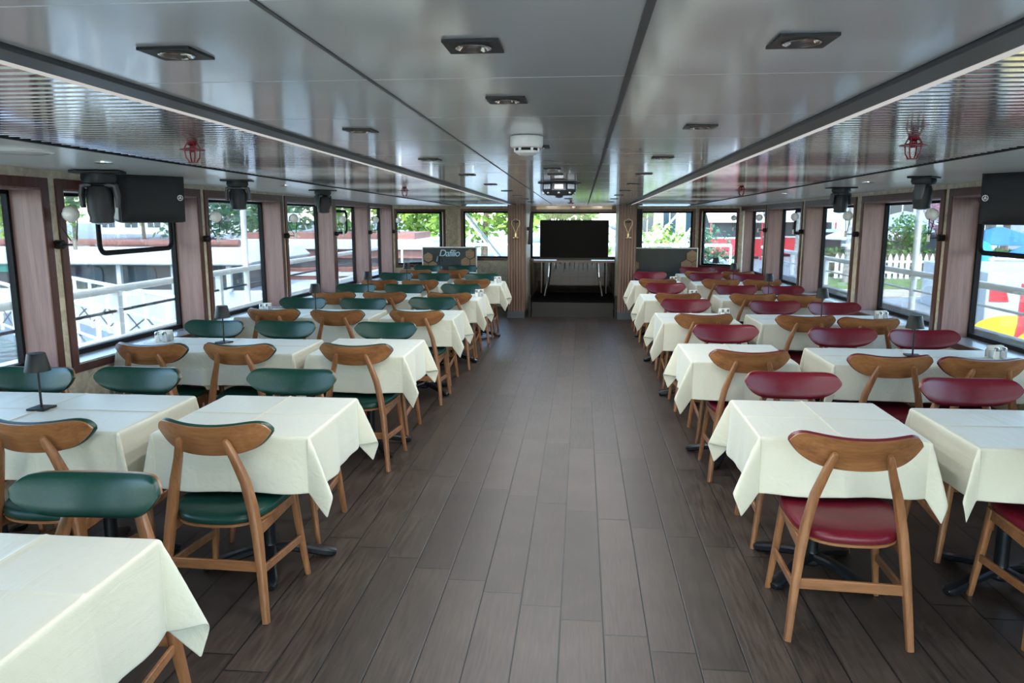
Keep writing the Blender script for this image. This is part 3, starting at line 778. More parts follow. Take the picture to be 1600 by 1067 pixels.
sp = make_sprinkler('red caged sprinkler in the slats above the green chairs'); sp.location = (-1.53, 2.93, cz(2.93))
dup(sp, 'red caged sprinkler in the slats above the red chairs, in the nearer row', (1.21, 2.98, cz(2.98)))
dup(sp, 'small red caged sprinkler in the slats farther along above the red chairs', (1.32, 6.55, cz(6.55)))
dup(sp, 'red caged sprinkler on the centre ceiling just before the television', (-.15, 10.6, cz(10.6) + .004))
dup(sp, 'small red caged sprinkler in the slats farther along above the green chairs', (-1.53, 6.55, cz(6.55)))
# soffit fittings
R = thing('ceiling_speaker', 'round flush white ceiling speaker in the soffit above the green-side windows', 'ceiling speaker', (-2.48, 3.22, cz(3.22)))
m = MB(); m.lathe([(.135, .002), (.135, -.006), (.118, -.010)], n=36, cap=False); m.build('rim', 'whiteplastic', R)
m = MB(); m.lathe([(.119, -.004), (.118, -.009), (.06, -.012), (.001, -.012)], n=36); m.build('grille', 'soffit', R)
for k, (x, y, lab) in enumerate(((-2.50, 3.85, 'small round spotlight in the soffit next to the ceiling speaker'), (-2.45, 6.2, 'small round spotlight in the soffit between the green-side moving heads'),
                   (2.15, 6.05, 'small round spotlight in the soffit between the red-side moving heads'), (2.1, 8.2, 'small round spotlight in the soffit past the red-side moving heads'))):
    R = thing('soffit_spotlight', lab, 'ceiling light', (x, y, cz(y)), 0, 'small soffit spotlights')
    m = MB(); m.lathe([(.045, .002), (.045, -.004), (.034, -.006)], n=24, cap=False); m.build('rim', 'chrome', R)
    m = MB(); m.lathe([(.036, .0), (.034, -.003), (.015, -.002), (.001, -.002)], n=24); m.build('reflector', 'greyplastic', R)
# moving head lights
def make_moving_head(label):
    R = thing('hanging_stage_light', label, 'stage light', group='black moving head stage lights')
    m = MB(); m.box(-.11, .11, -.075, .075, -.012, 0); m.build('clamp_plate', 'blackmetal', R, bevel=.003)
    m = MB(); m.lathe([(.075, -.012), (.078, -.03), (.07, -.05), (.04, -.056)], n=20); m.build('base', 'blackplastic', R)
    for s in (-1, 1):
        m = MB(); m.tube([(s * .03, 0, -.056), (s * .072, 0, -.062), (s * .079, 0, -.10), (s * .076, 0, -.15)], [(.03, .012), (.034, .013), (.032, .011), (.024, .010)], n=10, ref=(0, 1, 0), sq=3); m.build('yoke', 'greyplastic', R)
    m = MB(); m.lathe([(.02, .075), (.05, .07), (.060, .04), (.060, -.03), (.052, -.055), (.055, -.075)], n=22)
    h = m.build('lamp_head', 'blackplastic', R); h.location = (0, 0, -.135)
    m = MB(); m.lathe([(.05, -.074), (.048, -.078), (.02, -.084), (.002, -.085)], n=22); m.build('lens', 'darkglass', h)
    return R
mh = make_moving_head('black moving head light, second along above the green-side windows'); mh.location = (-2.52, 5.45, cz(5.45) + .001)
mh.children[0].name = 'clamp_plate'
mh.rotation_euler = (0, 0, .3)
dup(mh, 'black moving head light, third along above the green-side windows', (-2.43, 7.05, cz(7.05) + .001), 1.1)
dup(mh, 'black moving head light above the red-side windows, farther from the speaker', (2.22, 6.85, cz(6.85) + .001), .1)
dup(mh, 'black moving head light above the red-side windows, beside the speaker', (2.28, 5.4, cz(5.4) + .001), .9)
bigm = dup(mh, 'grey-yoked moving head light hanging in front of the black wall speaker', (-2.90, 4.40, cz(4.40) - .004), .35); bigm.scale = (1.25, 1.25, 1.45)
# wall speakers
def make_speaker(label):
    # cabinet lies along +y, grille faces +x
    R = thing('wall_speaker', label, 'speaker', group='black wall speakers')
    m = MB(); m.prism([(0, -.17), (0, .17), (-.10, .17), (-.34, .12), (-.34, -.02), (-.12, -.17)], 'y', -.215, .215); m.build('cabinet', 'blackplastic', R, bevel=.02)
    m = MB(); NU, NV = 9, 7
    F = []; Bk = []
    for i in range(NU):
        for j in range(NV):
            u = -1 + 2 * i / (NU - 1); v = -1 + 2 * j / (NV - 1)
            F.append((.012 + .018 * (1 - u ** 4) * (1 - v ** 4), u * .203, v * .158)); Bk.append((.0, u * .208, v * .163))
    m.smooth_angle = 60; m.shell(F, Bk, NU, NV); gr = m.build('grille', 'grille', R)
    m = MB(); m.tube([(.032, (.168) + .017 * cos(a * pi / 12), .017 * sin(a * pi / 12)) for a in range(24)], .0028, n=6, closed=True)
    for k in range(3):
        a = pi / 2 + k * 2 * pi / 3; m.bar((.032, (.168), 0), (.032, (.168) + .013 * cos(a), .013 * sin(a)), .004, .004)
    for k in range(3):
        a = pi / 6 + k * 2 * pi / 3; m.bar((.032, (.168), 0), (.032, (.168) + .009 * cos(a), .009 * sin(a)), .003, .003)
    m.build('emblem', 'white', R)
    m = MB(); m.bar((-.32, 0, .08), (-.40, 0, .08), .10, .05); m.bar((-.2, 0, .16), (-.2, 0, .19), .08, .08); m.build('bracket', 'blackmetal', R)
    return R
s1 = make_speaker('big black wall speaker hung over the green-side windows'); s1.location = (-2.87, 4.92, 1.765); s1.rotation_euler = (0, .06, radians(-42))
s2 = dup(s1, 'big black wall speaker hung over the red-side windows', (2.66, 4.98, 1.755), pi)
s2.rotation_euler = (0, .06, radians(180 + 40))
for c in s2.children:
    if c.name.startswith('emblem'): c.location = (0, -.336, 0)
# wall lamps on the piers
def make_sconce(label):
    # wall is behind (-x); arm points +x
    R = thing('wall_lamp', label, 'wall lamp', group='globe wall lamps on the window piers')
    m = MB(); m.lathe([(.026, -.002), (.028, .006), (.028, .05), (.022, .056)], n=16, axis='x'); m.build('wall_mount', 'blackmetal', R)
    m = MB(); m.bar((.05, 0, 0), (.115, 0, 0), .014, .010); m.build('arm', 'blackmetal', R)
    m = MB(); m.lathe([(.012, -.03), (.012, .03)], (.125, 0, 0), 12); m.build('socket', 'whiteplastic', R)
    m = MB(); m.tube([(.112, -.012, .02), (.075, -.05, .12), (.082, -.045, .19), (.10, -.02, .225), (.115, 0, .235)], .0035, n=6)
    m.tube([(.130, .012, .02), (.138, .02, .12), (.14, .022, .17)], .0035, n=6); m.build('wire_loop', 'blackmetal', R)
    m = MB(); m.sphere((.115, 0, .185), .049, 20, 12); m.build('globe', 'opal', R)
    return R
sc0 = None
PIER = {'L': [4.38, 6.22, 7.985, 9.665, 11.265, 12.69], 'R': [4.71, 6.39, 8.14, 9.88, 11.54, 13.14]}
for side, col in (('L', 'green'), ('R', 'red')):
    for k, yy in enumerate(PIER[side]):
        lab = 'white globe wall lamp on the %s pier from the television, %s-chair side' % (ORD[5 - k], col)
        X = xi[side](yy); zz = 1.47 - (.012 * (yy - 4.4) if side == 'L' else .008 * (yy - 6))
        if sc0 is None: sc0 = make_sconce(lab); sc0.location = (X, yy, zz)
        else: dup(sc0, lab, (X, yy, zz), 0 if side == 'L' else pi)

# ------------------------------------------------------------------ front end: columns, boards, television
def make_column(x0, x1, label, nm):
    R = thing(nm, label, 'column', ((x0 + x1) / 2, 12.2, 0), 0, None, 'structure')
    w = x1 - x0; top = zc(12.2)
    m = MB(); m.box(-w / 2 + .012, w / 2 - .012, -.138, .15, 0, top); m.build('core', 'casing', R)
    m = MB(); n_ = 6; p = w / n_
    for i in range(n_):
        c = -w / 2 + p * (i + .5)
        m.prism([(c - p * .33, -.138), (c - p * .27, -.166), (c + p * .27, -.166), (c + p * .33, -.138)], 'z', .12, top)
    for s in (-1, 1):
        for i in range(6):
            c = -.11 + i * .05; m.prism([(s * (w / 2 - .012), c - .018), (s * (w / 2 + .006), c - .014), (s * (w / 2 + .006), c + .014), (s * (w / 2 - .012), c + .018)], 'z', .12, top)
    m.build('fluting', 'fluted', R)
    m = MB(); m.box(-w / 2 - .012, w / 2 + .012, -.168, .16, 0, .12); m.build('plinth', 'plinth', R, bevel=.004)
    return R
make_column(-1.165, -.905, 'fluted walnut column on the green-chair side of the television', 'column')
make_column(.595, .855, 'fluted walnut column on the red-chair side of the television', 'column')
def make_column_lamp(label):
    R = thing('loop_sconce', label, 'wall lamp', group='brass loop sconces on the columns')
    m = MB(); m.lathe([(.018, 0), (.018, -.02)], (0, 0, .22), 12, axis='y'); m.lathe([(.05, 0), (.05, .03)], (0, -.03, .205), 14, axis='z'); m.build('lamp_cup', 'blackmetal', R)
    m = MB(); m.sphere((-.03, -.035, .215), .018, 10, 6); m.sphere((.03, -.035, .215), .018, 10, 6); m.build('bulbs', 'opal', R)
    m = MB(); m.tube([(0, -.03, 0), (-.03, -.03, .08), (-.07, -.03, .18), (-.065, -.03, .24), (0, -.03, .275), (.065, -.03, .24), (.07, -.03, .18), (.03, -.03, .08), (0, -.03, 0)], .0034, n=6, ref=(0, 1, 0)); m.build('loop', 'brass', R)
    m = MB(); m.lathe([(.016, -.07), (.016, .0)], (0, -.03, 0), 12); m.sphere((-.025, -.04, -.085), .026, 12, 8); m.sphere((.03, -.04, -.08), .026, 12, 8); m.build('knobs', 'brass', R)
    m = MB(); m.bar((0, 0, .22), (0, -.03, .22), .02, .02); m.bar((0, 0, -.03), (0, -.03, -.03), .02, .02); m.build('stub', 'brass', R)
    return R
cl = make_column_lamp('brass loop sconce on the column beside the lettered board'); cl.location = (-1.035, 12.042, 1.36)
cl.scale = (.9, 1, .82)
dup(cl, 'brass loop sconce on the column beside the plain black board', (.725, 12.042, 1.36))
# lettered board
def hexagon(cx, cz_, r, lim):
    P = [(cx + r * sin(k * pi / 3), cz_ + r * cos(k * pi / 3)) for k in range(6)]
    def clip(P, f, inter):
        out = []
        for a, b in zip(P, P[1:] + P[:1]):
            if f(a): out.append(a)
            if f(a) != f(b): out.append(inter(a, b))
        return out
    x0, x1, z0, z1 = lim
    for val, ax, sgn in ((x0, 0, 1), (x1, 0, -1), (z0, 1, 1), (z1, 1, -1)):
        P = clip(P, lambda p: sgn * (p[ax] - val) >= 0, lambda a, b: tuple(a[i] + (b[i] - a[i]) * (val - a[ax]) / (b[ax] - a[ax]) for i in (0, 1)))
        if len(P) < 3: return None
    return P
def make_board(nm, label, x0, x1, ztop, hexes, y=12.92):
    R = thing(nm, label, 'partition board', ((x0 + x1) / 2, y, 0)); w = x1 - x0
    m = MB(); m.box(-w / 2, w / 2, 0, .04, 0, ztop); m.build('panel', 'sign', R)
    m = MB(); t = .016; m.box(-w / 2 - t, w / 2 + t, -.004, .044, ztop, ztop + t); m.box(-w / 2 - t, -w / 2, -.004, .044, 0, ztop); m.box(w / 2, w / 2 + t, -.004, .044, 0, ztop); m.build('edge_trim', 'whitetrim', R)
    for cx, hz, r in hexes:
        P = hexagon(cx, hz, r, (-w / 2 + .004, w / 2 - .004, .02, ztop - .01))
        if P: m = MB(); m.prism(P, 'y', -.012, 0); m.build('hexagon', 'hexwood', R)
    return R
B1 = make_board('lettered_partition', 'dark low partition with white lettering and wooden hexagons behind green chairs', -2.72, -1.80, 1.09,
    [(-.37, .925, .085), (-.29, .775, .085), (-.45, .775, .085), (.36, .985, .085), (.28, .845, .085), (.44, .845, .085), (.36, .705, .085)])
fc = bpy.data.curves.new('lettering', 'FONT'); fc.body = 'Dafilio'; fc.size = .165; fc.shear = .22; fc.extrude = .003; fc.align_x = 'CENTER'; fc.space_character = .86
fo = bpy.data.objects.new('lettering', fc); COL.objects.link(fo); fo.parent = B1; fo.location = (.0, -.006, .945); fo.rotation_euler = (pi / 2, 0, 0); fc.materials.append(M['skyblue'])
fo['label'] = 'pale handwritten lettering'
make_board('dark_partition', 'plain black low partition with wooden hexagons behind red chairs', .90, 1.93, 1.09,
    [(.435, .97, .10), (.345, .81, .10), (.525, .81, .10), (-.53, .80, .10)])
# recess
m = MB(); m.box(-.95, -.905, 12.35, 13.6, 0, zc(12.4)); struct(m.build('wall_recess', 'beige'), 'beige side wall of the television recess on the green-chair side', 'wall')
m = MB(); m.box(.60, .645, 12.35, 13.6, 0, zc(12.4)); struct(m.build('wall_recess', 'beige'), 'beige side wall of the television recess on the red-chair side', 'wall')
R = thing('stage_platform', 'low gloss black stage platform below the television', 'platform', (-.13, 12.25, 0))
m = MB(); m.box(-.66, .66, 0, 1.30, 0, .245); m.build('plinth', 'stagefront', R)
m = MB(); m.box(-.69, .69, -.025, 1.32, .245, .275); m.build('platform_top', 'gloss', R, bevel=.004)
for s in (-1, 1):
    m = MB(); m.box(s * .695 - .018, s * .695 + .018, -.035, .003, 0, .36); m.build('corner_post', 'blackmetal', R)
R = thing('television', 'large black flat screen television on chrome legs before the front window', 'television', (-.125, 13.18, .275))
m = MB(); m.box(-.59, .59, 0, .04, .625, 1.285); m.build('screen_body', 'blackplastic', R, bevel=.004)
m = MB(); m.box(-.578, .578, -.004, 0, .640, 1.275); m.build('screen', 'screen', R)
m = MB(); m.box(-.70, .70, -.03, .20, .560, .595); m.build('stand_shelf', 'casing', R)
for s in (-1, 1):
    m = MB(); m.tube([(s * .49, -.28, 0), (s * .44, .02, .30), (s * .425, .05, .56)], .013, n=10); m.build('stand_leg', 'chrome', R)
    m = MB(); m.tube([(s * .56, .1, 0), (s * .56, .1, .56)], .013, n=10); m.build('stand_leg', 'chrome', R)
    m = MB(); m.bar((s * .2, .10, .56), (s * .2, .06, .80), .04, .02, up=(1, 0, 0)); m.build('stand_bracket', 'blackmetal', R)
m = MB(); m.box(-.30, .30, .02, .14, .595, .63); m.build('foot_bar', 'blackplastic', R)
# bright reflections in the mirror wall, built as solid streaks under the shelf
for k in range(11):
    m = MB(); L_ = .05 + .12 * abs(sin(k * 1.7)); x = -.42 + k * .084
    m.lathe([(.002, 0), (.006, -.02), (.010, -L_), (.004, -L_ - .012)], (x, -.01, .56), 8); m.build('reflection_streak', 'lens', R)
R = thing('column_speaker', 'slim black column speaker tilted on the recess side wall', 'speaker', (-.905, 12.75, 1.42))
m = MB(); m.hexa([(.01, -.05, -.26), (.065, -.05, -.26), (.065, .05, -.26), (.01, .05, -.26), (.05, -.05, .26), (.105, -.05, .26), (.105, .05, .26), (.05, .05, .26)]); m.build('cabinet', 'blackplastic', R, bevel=.008)
m = MB(); m.hexa([(.066, -.042, -.25), (.070, -.042, -.25), (.070, .042, -.25), (.066, .042, -.25), (.105, -.042, .25), (.109, -.042, .25), (.109, .042, .25), (.105, .042, .25)]); m.build('grille', 'grille', R)
m = MB(); m.bar((0, 0, 0), (.05, 0, 0), .03, .06); m.build('bracket', 'blackmetal', R)
R = thing('rolled_curtain', 'dark tall speaker tower beside the column above the plain black board', 'speaker', (.955, 13.2, 0))
R.name = 'tower_speaker'
m = MB(); m.box(-.075, .075, -.1, .1, 1.10, 1.74); m.build('cabinet', 'blackplastic', R, bevel=.012)
m = MB(); m.box(-.066, .066, -.106, -.1, 1.12, 1.70); m.build('grille', 'grille', R)
m = MB(); m.lathe([(.10, 0), (.10, .015), (.018, .03), (.018, 1.10)], n=14); m.build('stand', 'blackmetal', R)

# ------------------------------------------------------------------ outside: own side decks and rails
for side, col in (('L', 'green'), ('R', 'red')):
    s = sg[side]; xd0 = 3.44 if side == 'L' else 3.12; xd1 = 4.32 if side == 'L' else 3.98
    m = MB(); m.box(s * xd0 if s > 0 else -xd1, s * xd1 if s > 0 else -xd0, YB - 2, 17, -.12, -.02)
    struct(m.build('side_deck', 'deck'), 'pale side deck outside the %s-chair windows' % col, 'deck')
    R = thing('deck_railing', 'white painted deck railing outside the %s-chair windows' % col, 'railing', (s * (xd1 - .05), 0, 0))
    bz = .56
    m = MB(); m.hexa([(-.05, YB - 2, -.6), (.05, YB - 2, -.6), (.05, 17, -.6), (-.05, 17, -.6), (-.05, YB - 2, bz + .04), (.05, YB - 2, bz + .04), (.05, 17, bz - .06), (-.05, 17, bz - .06)])
    m.build('bulwark', 'white' if side == 'L' else 'asphalt', R, bevel=.01)
    m = MB(); m.tube([(0, YB - 2, 1.0), (0, 17, .95)], (.032, .036), n=10, sq=3); m.build('top_rail', 'white', R)
    m = MB(); m.tube([(0, YB - 2, .80), (0, 17, .75)], .014, n=8); m.build('mid_rail', 'white' if side == 'R' else 'blackmetal', R)
    for k in range(10):
        yy = -3.4 + k * 2.0
        m = MB(); m.bar((0, yy, bz - .02), (0, yy, .98), .06, .07, up=(0, 1, 0)); m.build('rail_post', 'white', R)
    # overhead deck and its posts
    m = MB(); m.box(2.6 if s > 0 else -3.5, 3.2 if s > 0 else -2.6, YB - .2, 14.6, 2.16, 2.3); m.box(s * (xd1 - .05) - .05, s * (xd1 - .05) + .05, YB - .2, 14.6, 2.17, 2.25)
    struct(m.build('roof_overhang', 'white'), 'white upper deck overhang above the %s-side walkway' % col, 'roof')
    for yy in (9.35, 14.2, 2.2):
        m = MB(); m.tube([(s * (xd1 - .05), yy, .5), (s * (xd1 - .05), yy, 2.17)], .036, n=12)
        tag(m.build('roof_post', 'white'), 'white round roof post on the %s-side railing, %s' % (col, {9.35: 'middle of the three', 14.2: 'the one beside the bow', 2.2: 'the one farthest from the bow'}[yy]), 'post', 'white roof posts on the side decks')
m = MB(); m.box(-3.6, 3.4, 13.7, 17.5, -.12, -.02); struct(m.build('bow_deck', 'deck'), 'pale open bow deck beyond the front windows', 'deck')
m = MB(); m.box(-3.5, 3.2, YB - .2, 14.6, 2.16, 2.32); struct(m.build('roof', 'white'), 'upper deck over the saloon', 'roof')
m = MB(); m.box(-4.3, 4.0, YB - 6, 17.5, -1.5, -.14); struct(m.build('hull_floor', 'white'), 'white hull below the decks', 'hull')
R = thing('bow_railing', 'white bow railing with diagonal stays beyond the front windows', 'railing', (0, 17.2, 0))
m = MB(); m.tube([(-3.4, 0, .98), (3.3, 0, .98)], .034, n=10); m.build('top_rail', 'white', R)
m = MB(); m.tube([(-3.4, 0, .5), (3.3, 0, .5)], .022, n=8); m.build('mid_rail', 'white', R)
for k in range(8):
    m = MB(); m.tube([(-3.4 + k * .957, 0, -.02), (-3.4 + k * .957, 0, .98)], .025, n=8); m.build('rail_post', 'white', R)
for a, b in (((-2.9, -.8, 2.1), (-1.5, -.6, .3)), ((-2.4, -2.6, 1.9), (-1.35, -2.0, .5)), ((1.0, -.8, .5), (2.4, -.8, 2.1)), ((1.4, -1.4, .3), (2.6, -1.0, 1.8))):
    m = MB(); m.tube([a, b], .022, n=8); m.build('stay', 'white', R)

# water and quays
m = MB(); m.box(-150, 150, -60, 220, -1.7, -1.6); struct(m.build('water', 'water'), 'harbour water around the boat', 'water')
m = MB(); m.box(5.2, 120, 14.8, 200, -1.6, -.22); struct(m.build('ground_quay', 'asphalt'), 'grey paved quay outside the red-side windows', 'ground')
m = MB(); m.box(5.2, 120, 18.0, 19.8, -.22, -.205); struct(m.build('ground_dirt', 'dirt'), 'strip of pale dry dirt before the lawn', 'ground')
m = MB(); m.box(5.2, 120, 19.8, 23.0, -.22, -.19); struct(m.build('ground_lawn', 'lawn'), 'green lawn strip before the picket fence', 'ground')
m = MB(); m.box(-120, 4.5, 30.5, 200, -1.6, -.4); struct(m.build('ground_bank', 'asphalt'), 'far quay bank ahead of the bow', 'ground')
m = MB(); m.box(-120, -30, 5, 34, -1.6, -.4); struct(m.build('ground_bank', 'asphalt'), 'far quay bank outside the green-side windows', 'ground')

# trees
def make_tree(name, label, x, y, z0, h, r, mat, n=1500, trunk=.16, group=None, low=.28, ls=.30, squash=.75, seed=0, span=(.25, .85)):
    rnd = random.Random(seed or int(x * 13 + y * 7))
    R = thing(name, label, 'tree', (x, y, z0), 0, group)
    t = MB(); bend = rnd.uniform(-.3, .3)
    t.tube([(0, 0, -.1), (bend * .3, 0, h * .3), (bend, .1, h * .62)], [trunk, trunk * .75, trunk * .4], n=9)
    for k in range(4):
        a = rnd.uniform(0, 6.28); t.tube([(bend * .4, 0, h * .35), (bend * .4 + r * .35 * cos(a), r * .35 * sin(a), h * .55), (bend * .4 + r * .7 * cos(a), r * .7 * sin(a), h * .72)], [trunk * .45, trunk * .3, trunk * .12], n=6)
    t.build('trunk', 'bark', R)
    f = MB(); blobs = []
    for k in range(9):
        a = rnd.uniform(0, 6.28); q = rnd.random() ** .6 * r * .7
        blobs.append((q * cos(a), q * sin(a), h * (low + (1 - low) * rnd.uniform(*span)), r * rnd.uniform(.35, .6)))
    for k in range(n):
        bx, by, bz, br = blobs[k % 9]
        d = Vector((rnd.gauss(0, 1), rnd.gauss(0, 1), rnd.gauss(0, 1))).normalized() * br * rnd.uniform(.6, 1.05)
        c = Vector((bx + d.x, by + d.y, bz + d.z * squash))
        u = Vector((rnd.gauss(0, 1), rnd.gauss(0, 1), rnd.gauss(0, .6))).normalized(); v = u.cross(Vector((rnd.gauss(0, 1), rnd.gauss(0, 1), rnd.gauss(0, 1)))).normalized()
        s_ = ls * rnd.uniform(.6, 1.3)
        f.add([c - u * s_ * .5, c + v * s_ * .28 + Vector((0, 0, .03)), c + u * s_ * .5, c - v * s_ * .28], [(0, 1, 2, 3)])
    fo_ = f.build('foliage', mat, R, fixn=False)
    return R
LT = [(-.80, 'leafA', 'bright green tree on the far bank, farthest from the bow'), (-.70, 'leafB', 'mid green tree behind the white canopy boat'), (-.60, 'leafA', 'yellow green bushy tree behind the white canopy boat'),
      (-.51, 'leafC', 'bluish green tree behind the moored boats'), (-.43, 'leafB', 'dark green tree over the brown boat'), (-.35, 'leafC', 'tall bluish tree beyond the brown boat'),
      (-.285, 'leafB', 'tall green tree beside the corner window'), (-.215, 'leafA', 'sunlit yellow green tree seen in the corner window'), (-.14, 'leafA', 'bright sunlit tree ahead of the lettered board'),
      (-.07, 'leafB', 'green tree directly ahead of the bow')]
LT = [(q * (36, 49, 62)[i % 3], (36, 49, 62)[i % 3], (7, 8.5, 10.5)[i % 3], (3.3, 4.2, 5.2)[i % 3], mt, lab) for i, (q, mt, lab) in enumerate(LT)]
LT[9] = (-2.4, 58, 9.5, 4.2, 'leafB', LT[9][5]); LT[8] = (-4.3, 33.5, 6.5, 2.7, 'leafA', LT[8][5])
for i, (x, y, h, r, mt, lab) in enumerate(LT): make_tree('tree', lab, x, y, -.4, h, r, mt, n=2200, group='trees on the far bank', low=.0, ls=.42 * y / 42, span=(.14, .80))
RT = [(16.5, 31.5, 7, 2.6, 'leafB', 'green tree behind the blue umbrellas'), (22.5, 34, 8, 3.0, 'leafC', 'bluish tree behind the painted ferry'), (29, 37, 8, 3.4, 'leafB', 'green tree at the end of the quay lawn'),
      (8.3, 41, 7, 2.4, 'leafC', 'bluish green tree beyond the palm trunk'), (3.2, 43, 7.5, 2.5, 'leafB', 'dark tree behind the red kiosk')]
for i, (x, y, h, r, mt, lab) in enumerate(RT): make_tree('tree', lab, x, y, -.22, h, r, mt, n=1500, group='trees on the quay', low=.0, ls=.36, span=(.2, .8))
make_tree('blossom_tree', 'small pink blossoming tree beyond the picket fence', 11.5, 25.6, -.22, 2.9, 1.0, 'leafP', n=1400, trunk=.06, low=.30, ls=.13)
make_tree('lemon_tree', 'small green fruit tree before the white umbrella', 10.0, 24.6, -.22, 1.9, .75, 'leafB', n=900, trunk=.05, low=.3, ls=.13)
for i, (x, y, lab) in enumerate([(2.5, 28, 'low leafy bush ahead of the plain black board'), (.2, 31, 'low bright bush ahead of the column'), (4.9, 30.5, 'low bush ahead of the red-side corner window')]):
    make_tree('bush', lab, x, y, -1.0, 2.4, 1.15, 'leafA' if i != 2 else 'leafC', n=800, trunk=.05, low=.15, ls=.18, group='bushes ahead of the bow')
# palm trunks
for x, y, lab in ((7.35, 21.6, 'mottled bare palm trunk on the quay lawn'), (7.6, 27.5, 'slim palm trunk beside the red awning')):
    R = thing('palm_tree', lab, 'palm', (x, y, -.22))
    m = MB(); m.tube([(0, 0, 0), (.03, 0, 1.5), (.0, .02, 3.2), (.05, 0, 5.0)], [.17, .14, .13, .12], n=14); m.build('trunk', 'palmbark', R)
    f = MB(); rnd = random.Random(int(y))
    for k in range(16):
        a = k * 2 * pi / 16 + rnd.uniform(-.1, .1); tilt = rnd.uniform(.1, .9)
        for q in range(14):
            t0 = .25 + q * .13; px = t0 * cos(a); py = t0 * sin(a); pz = 5 + .9 * tilt * t0 - .42 * t0 * t0
            for s in (-1, 1):
                nx, ny = -sin(a) * s, cos(a) * s
                f.add([(px, py, pz), (px + .05 * cos(a), py + .05 * sin(a), pz), (px + nx * .38 + .2 * cos(a), py + ny * .38 + .2 * sin(a), pz - .16)], [(0, 1, 2)])
    f.build('fronds', 'leafB', R, fixn=False)
# picket fence
R = thing('picket_fence', 'white picket fence behind the quay lawn', 'fence', (0, 23.4, -.22))
for k in range(44):
    x = 7.6 + k * .17
    m = MB(); m.prism([(x - .05, 0), (x + .05, 0), (x + .05, .62), (x, .74), (x - .05, .62)], 'y', 0, .025); m.build('picket', 'white', R)
for z in (.18, .5):
    m = MB(); m.box(7.4, 15.2, .025, .055, z - .03, z + .03); m.build('fence_rail', 'white', R)
# umbrellas
def make_umbrella(label, x, y, r, z, mat):
    R = thing('parasol', label, 'parasol', (x, y, -.22), 0, 'parasols on the quay')
    m = MB(); m.lathe([(.03, 0), (.03, z + .5)], n=8); m.build('pole', 'white', R)
    m = MB(); m.smooth_angle = 5; m.lathe([(r, z), (r, z + .04), (r * .5, z + .32), (.05, z + .55)], n=8); m.build('canopy', mat, R)
    m = MB(); m.lathe([(.22, 0), (.22, .08), (.05, .1)], n=12); m.build('base', 'asphalt', R)
for a in (('wide white parasol behind the picket fence', 9.6, 26.9, 1.5, 1.05, 'offwhitecanvas'), ('pale blue parasol above the white parasol', 12.3, 30.5, 1.9, 1.45, 'paleumb'),
          ('bright blue parasol behind the painted ferry', 13.2, 25.5, 1.5, .95, 'blueumb'), ('bright blue parasol farther along behind the ferry', 17.2, 26.5, 1.6, 1.15, 'blueumb'), ('deep blue parasol low beside the ferry', 12.6, 22.6, .9, .55, 'blueumb')): make_umbrella(*a)
R = thing('tarp_bundle', 'bright blue tarp hanging on the fence side of the pink tree', 'tarp', (11.3, 22.9, -.22))
m = MB(); m.lathe([(.28, .15), (.36, .35), (.40, .8), (.30, 1.05), (.12, 1.15)], n=12); m.build('cover', 'tarp', R)
m = MB(); m.lathe([(.05, 0), (.05, .2)], n=8); m.build('post', 'bark', R)
# buildings
def make_building(label, x0, x1, y0, y1, z0, h, mat, nx, nz, group='buildings along the harbour', ww=.55):
    R = thing('building', label, 'building', ((x0 + x1) / 2, y0, z0), 0, group); w = x1 - x0
    m = MB(); m.box(-w / 2, w / 2, 0, y1 - y0, 0, h); m.build('wall', mat, R)
    m = MB(); m.box(-w / 2 - .2, w / 2 + .2, -.2, y1 - y0 + .2, h, h + .25); m.build('roof', 'white', R)
    for i in range(nx):
        for k in range(nz):
            cx = -w / 2 + w * (i + .5) / nx; b = h * (k + .22) / nz; t = h * (k + .82) / nz; hw = w / nx * ww / 2
            m = MB(); m.box(cx - hw, cx + hw, -.06, .02, b, t); o = m.build('window', 'darkglass', R)
            m = MB(); m.box(cx - .03, cx + .03, -.09, -.05, b, t); m.build('mullion', 'white', o)
make_building('pale blue building behind the parasols', 11.5, 22, 42, 50, -.22, 7.5, 'facade', 5, 2)
make_building('grey block behind the red kiosk', 3.5, 9.2, 50, 58, -.22, 7, 'greyfacade', 4, 2)
make_building('pale grey block behind the far bank trees', -52, -34, 78, 86, -.4, 6.5, 'greyfacade', 7, 2)
make_building('white block behind the canopy boat', -80, -62, 72, 80, -.4, 8, 'offwhitecanvas', 6, 2)
# red kiosks on the quay ahead
def make_kiosk(label, x0, x1, y, z, h):
    R = thing('kiosk', label, 'kiosk', ((x0 + x1) / 2, y, z), 0, 'red kiosks on the quay'); w = x1 - x0
    m = MB(); m.box(-w / 2, w / 2, 0, 2.0, 0, h); m.build('body', 'boatdark', R)
    m = MB(); m.prism([(-.9, h - .35), (-.9, h - .25), (0, h + .25), (0, h + .10)], 'x', -w / 2, w / 2); m.build('awning', 'white', R)
    for s in (-1, 1):
        m = MB(); m.bar((s * (w / 2 - .1), -.85, 0), (s * (w / 2 - .1), -.85, h - .3), .06, .06, up=(0, 1, 0)); m.build('post', 'redpaint', R)
    m = MB(); m.box(-w / 2, w / 2, -.32, -.02, .12, .86); m.build('counter', 'redpaint', R)
    m = MB(); m.box(-w / 2 - .05, w / 2 + .05, -.36, .0, .86, .92); m.build('counter_top', 'white', R)
make_kiosk('red counter kiosk beyond the fourth red-side window', 8.2, 11.2, 35.5, -.22, 1.9)
make_kiosk('red counter kiosk beyond the corner of the red side', 5.3, 7.6, 33.5, -.22, 1.9)
R = thing('cafe_pavilion', 'dark timber cafe pavilion behind the white parasol', 'building', (11.0, 29.0, -.22))
m = MB(); m.box(-2.6, 2.2, 0, 1.0, 0, 1.25); m.build('wall', 'boatdark', R)
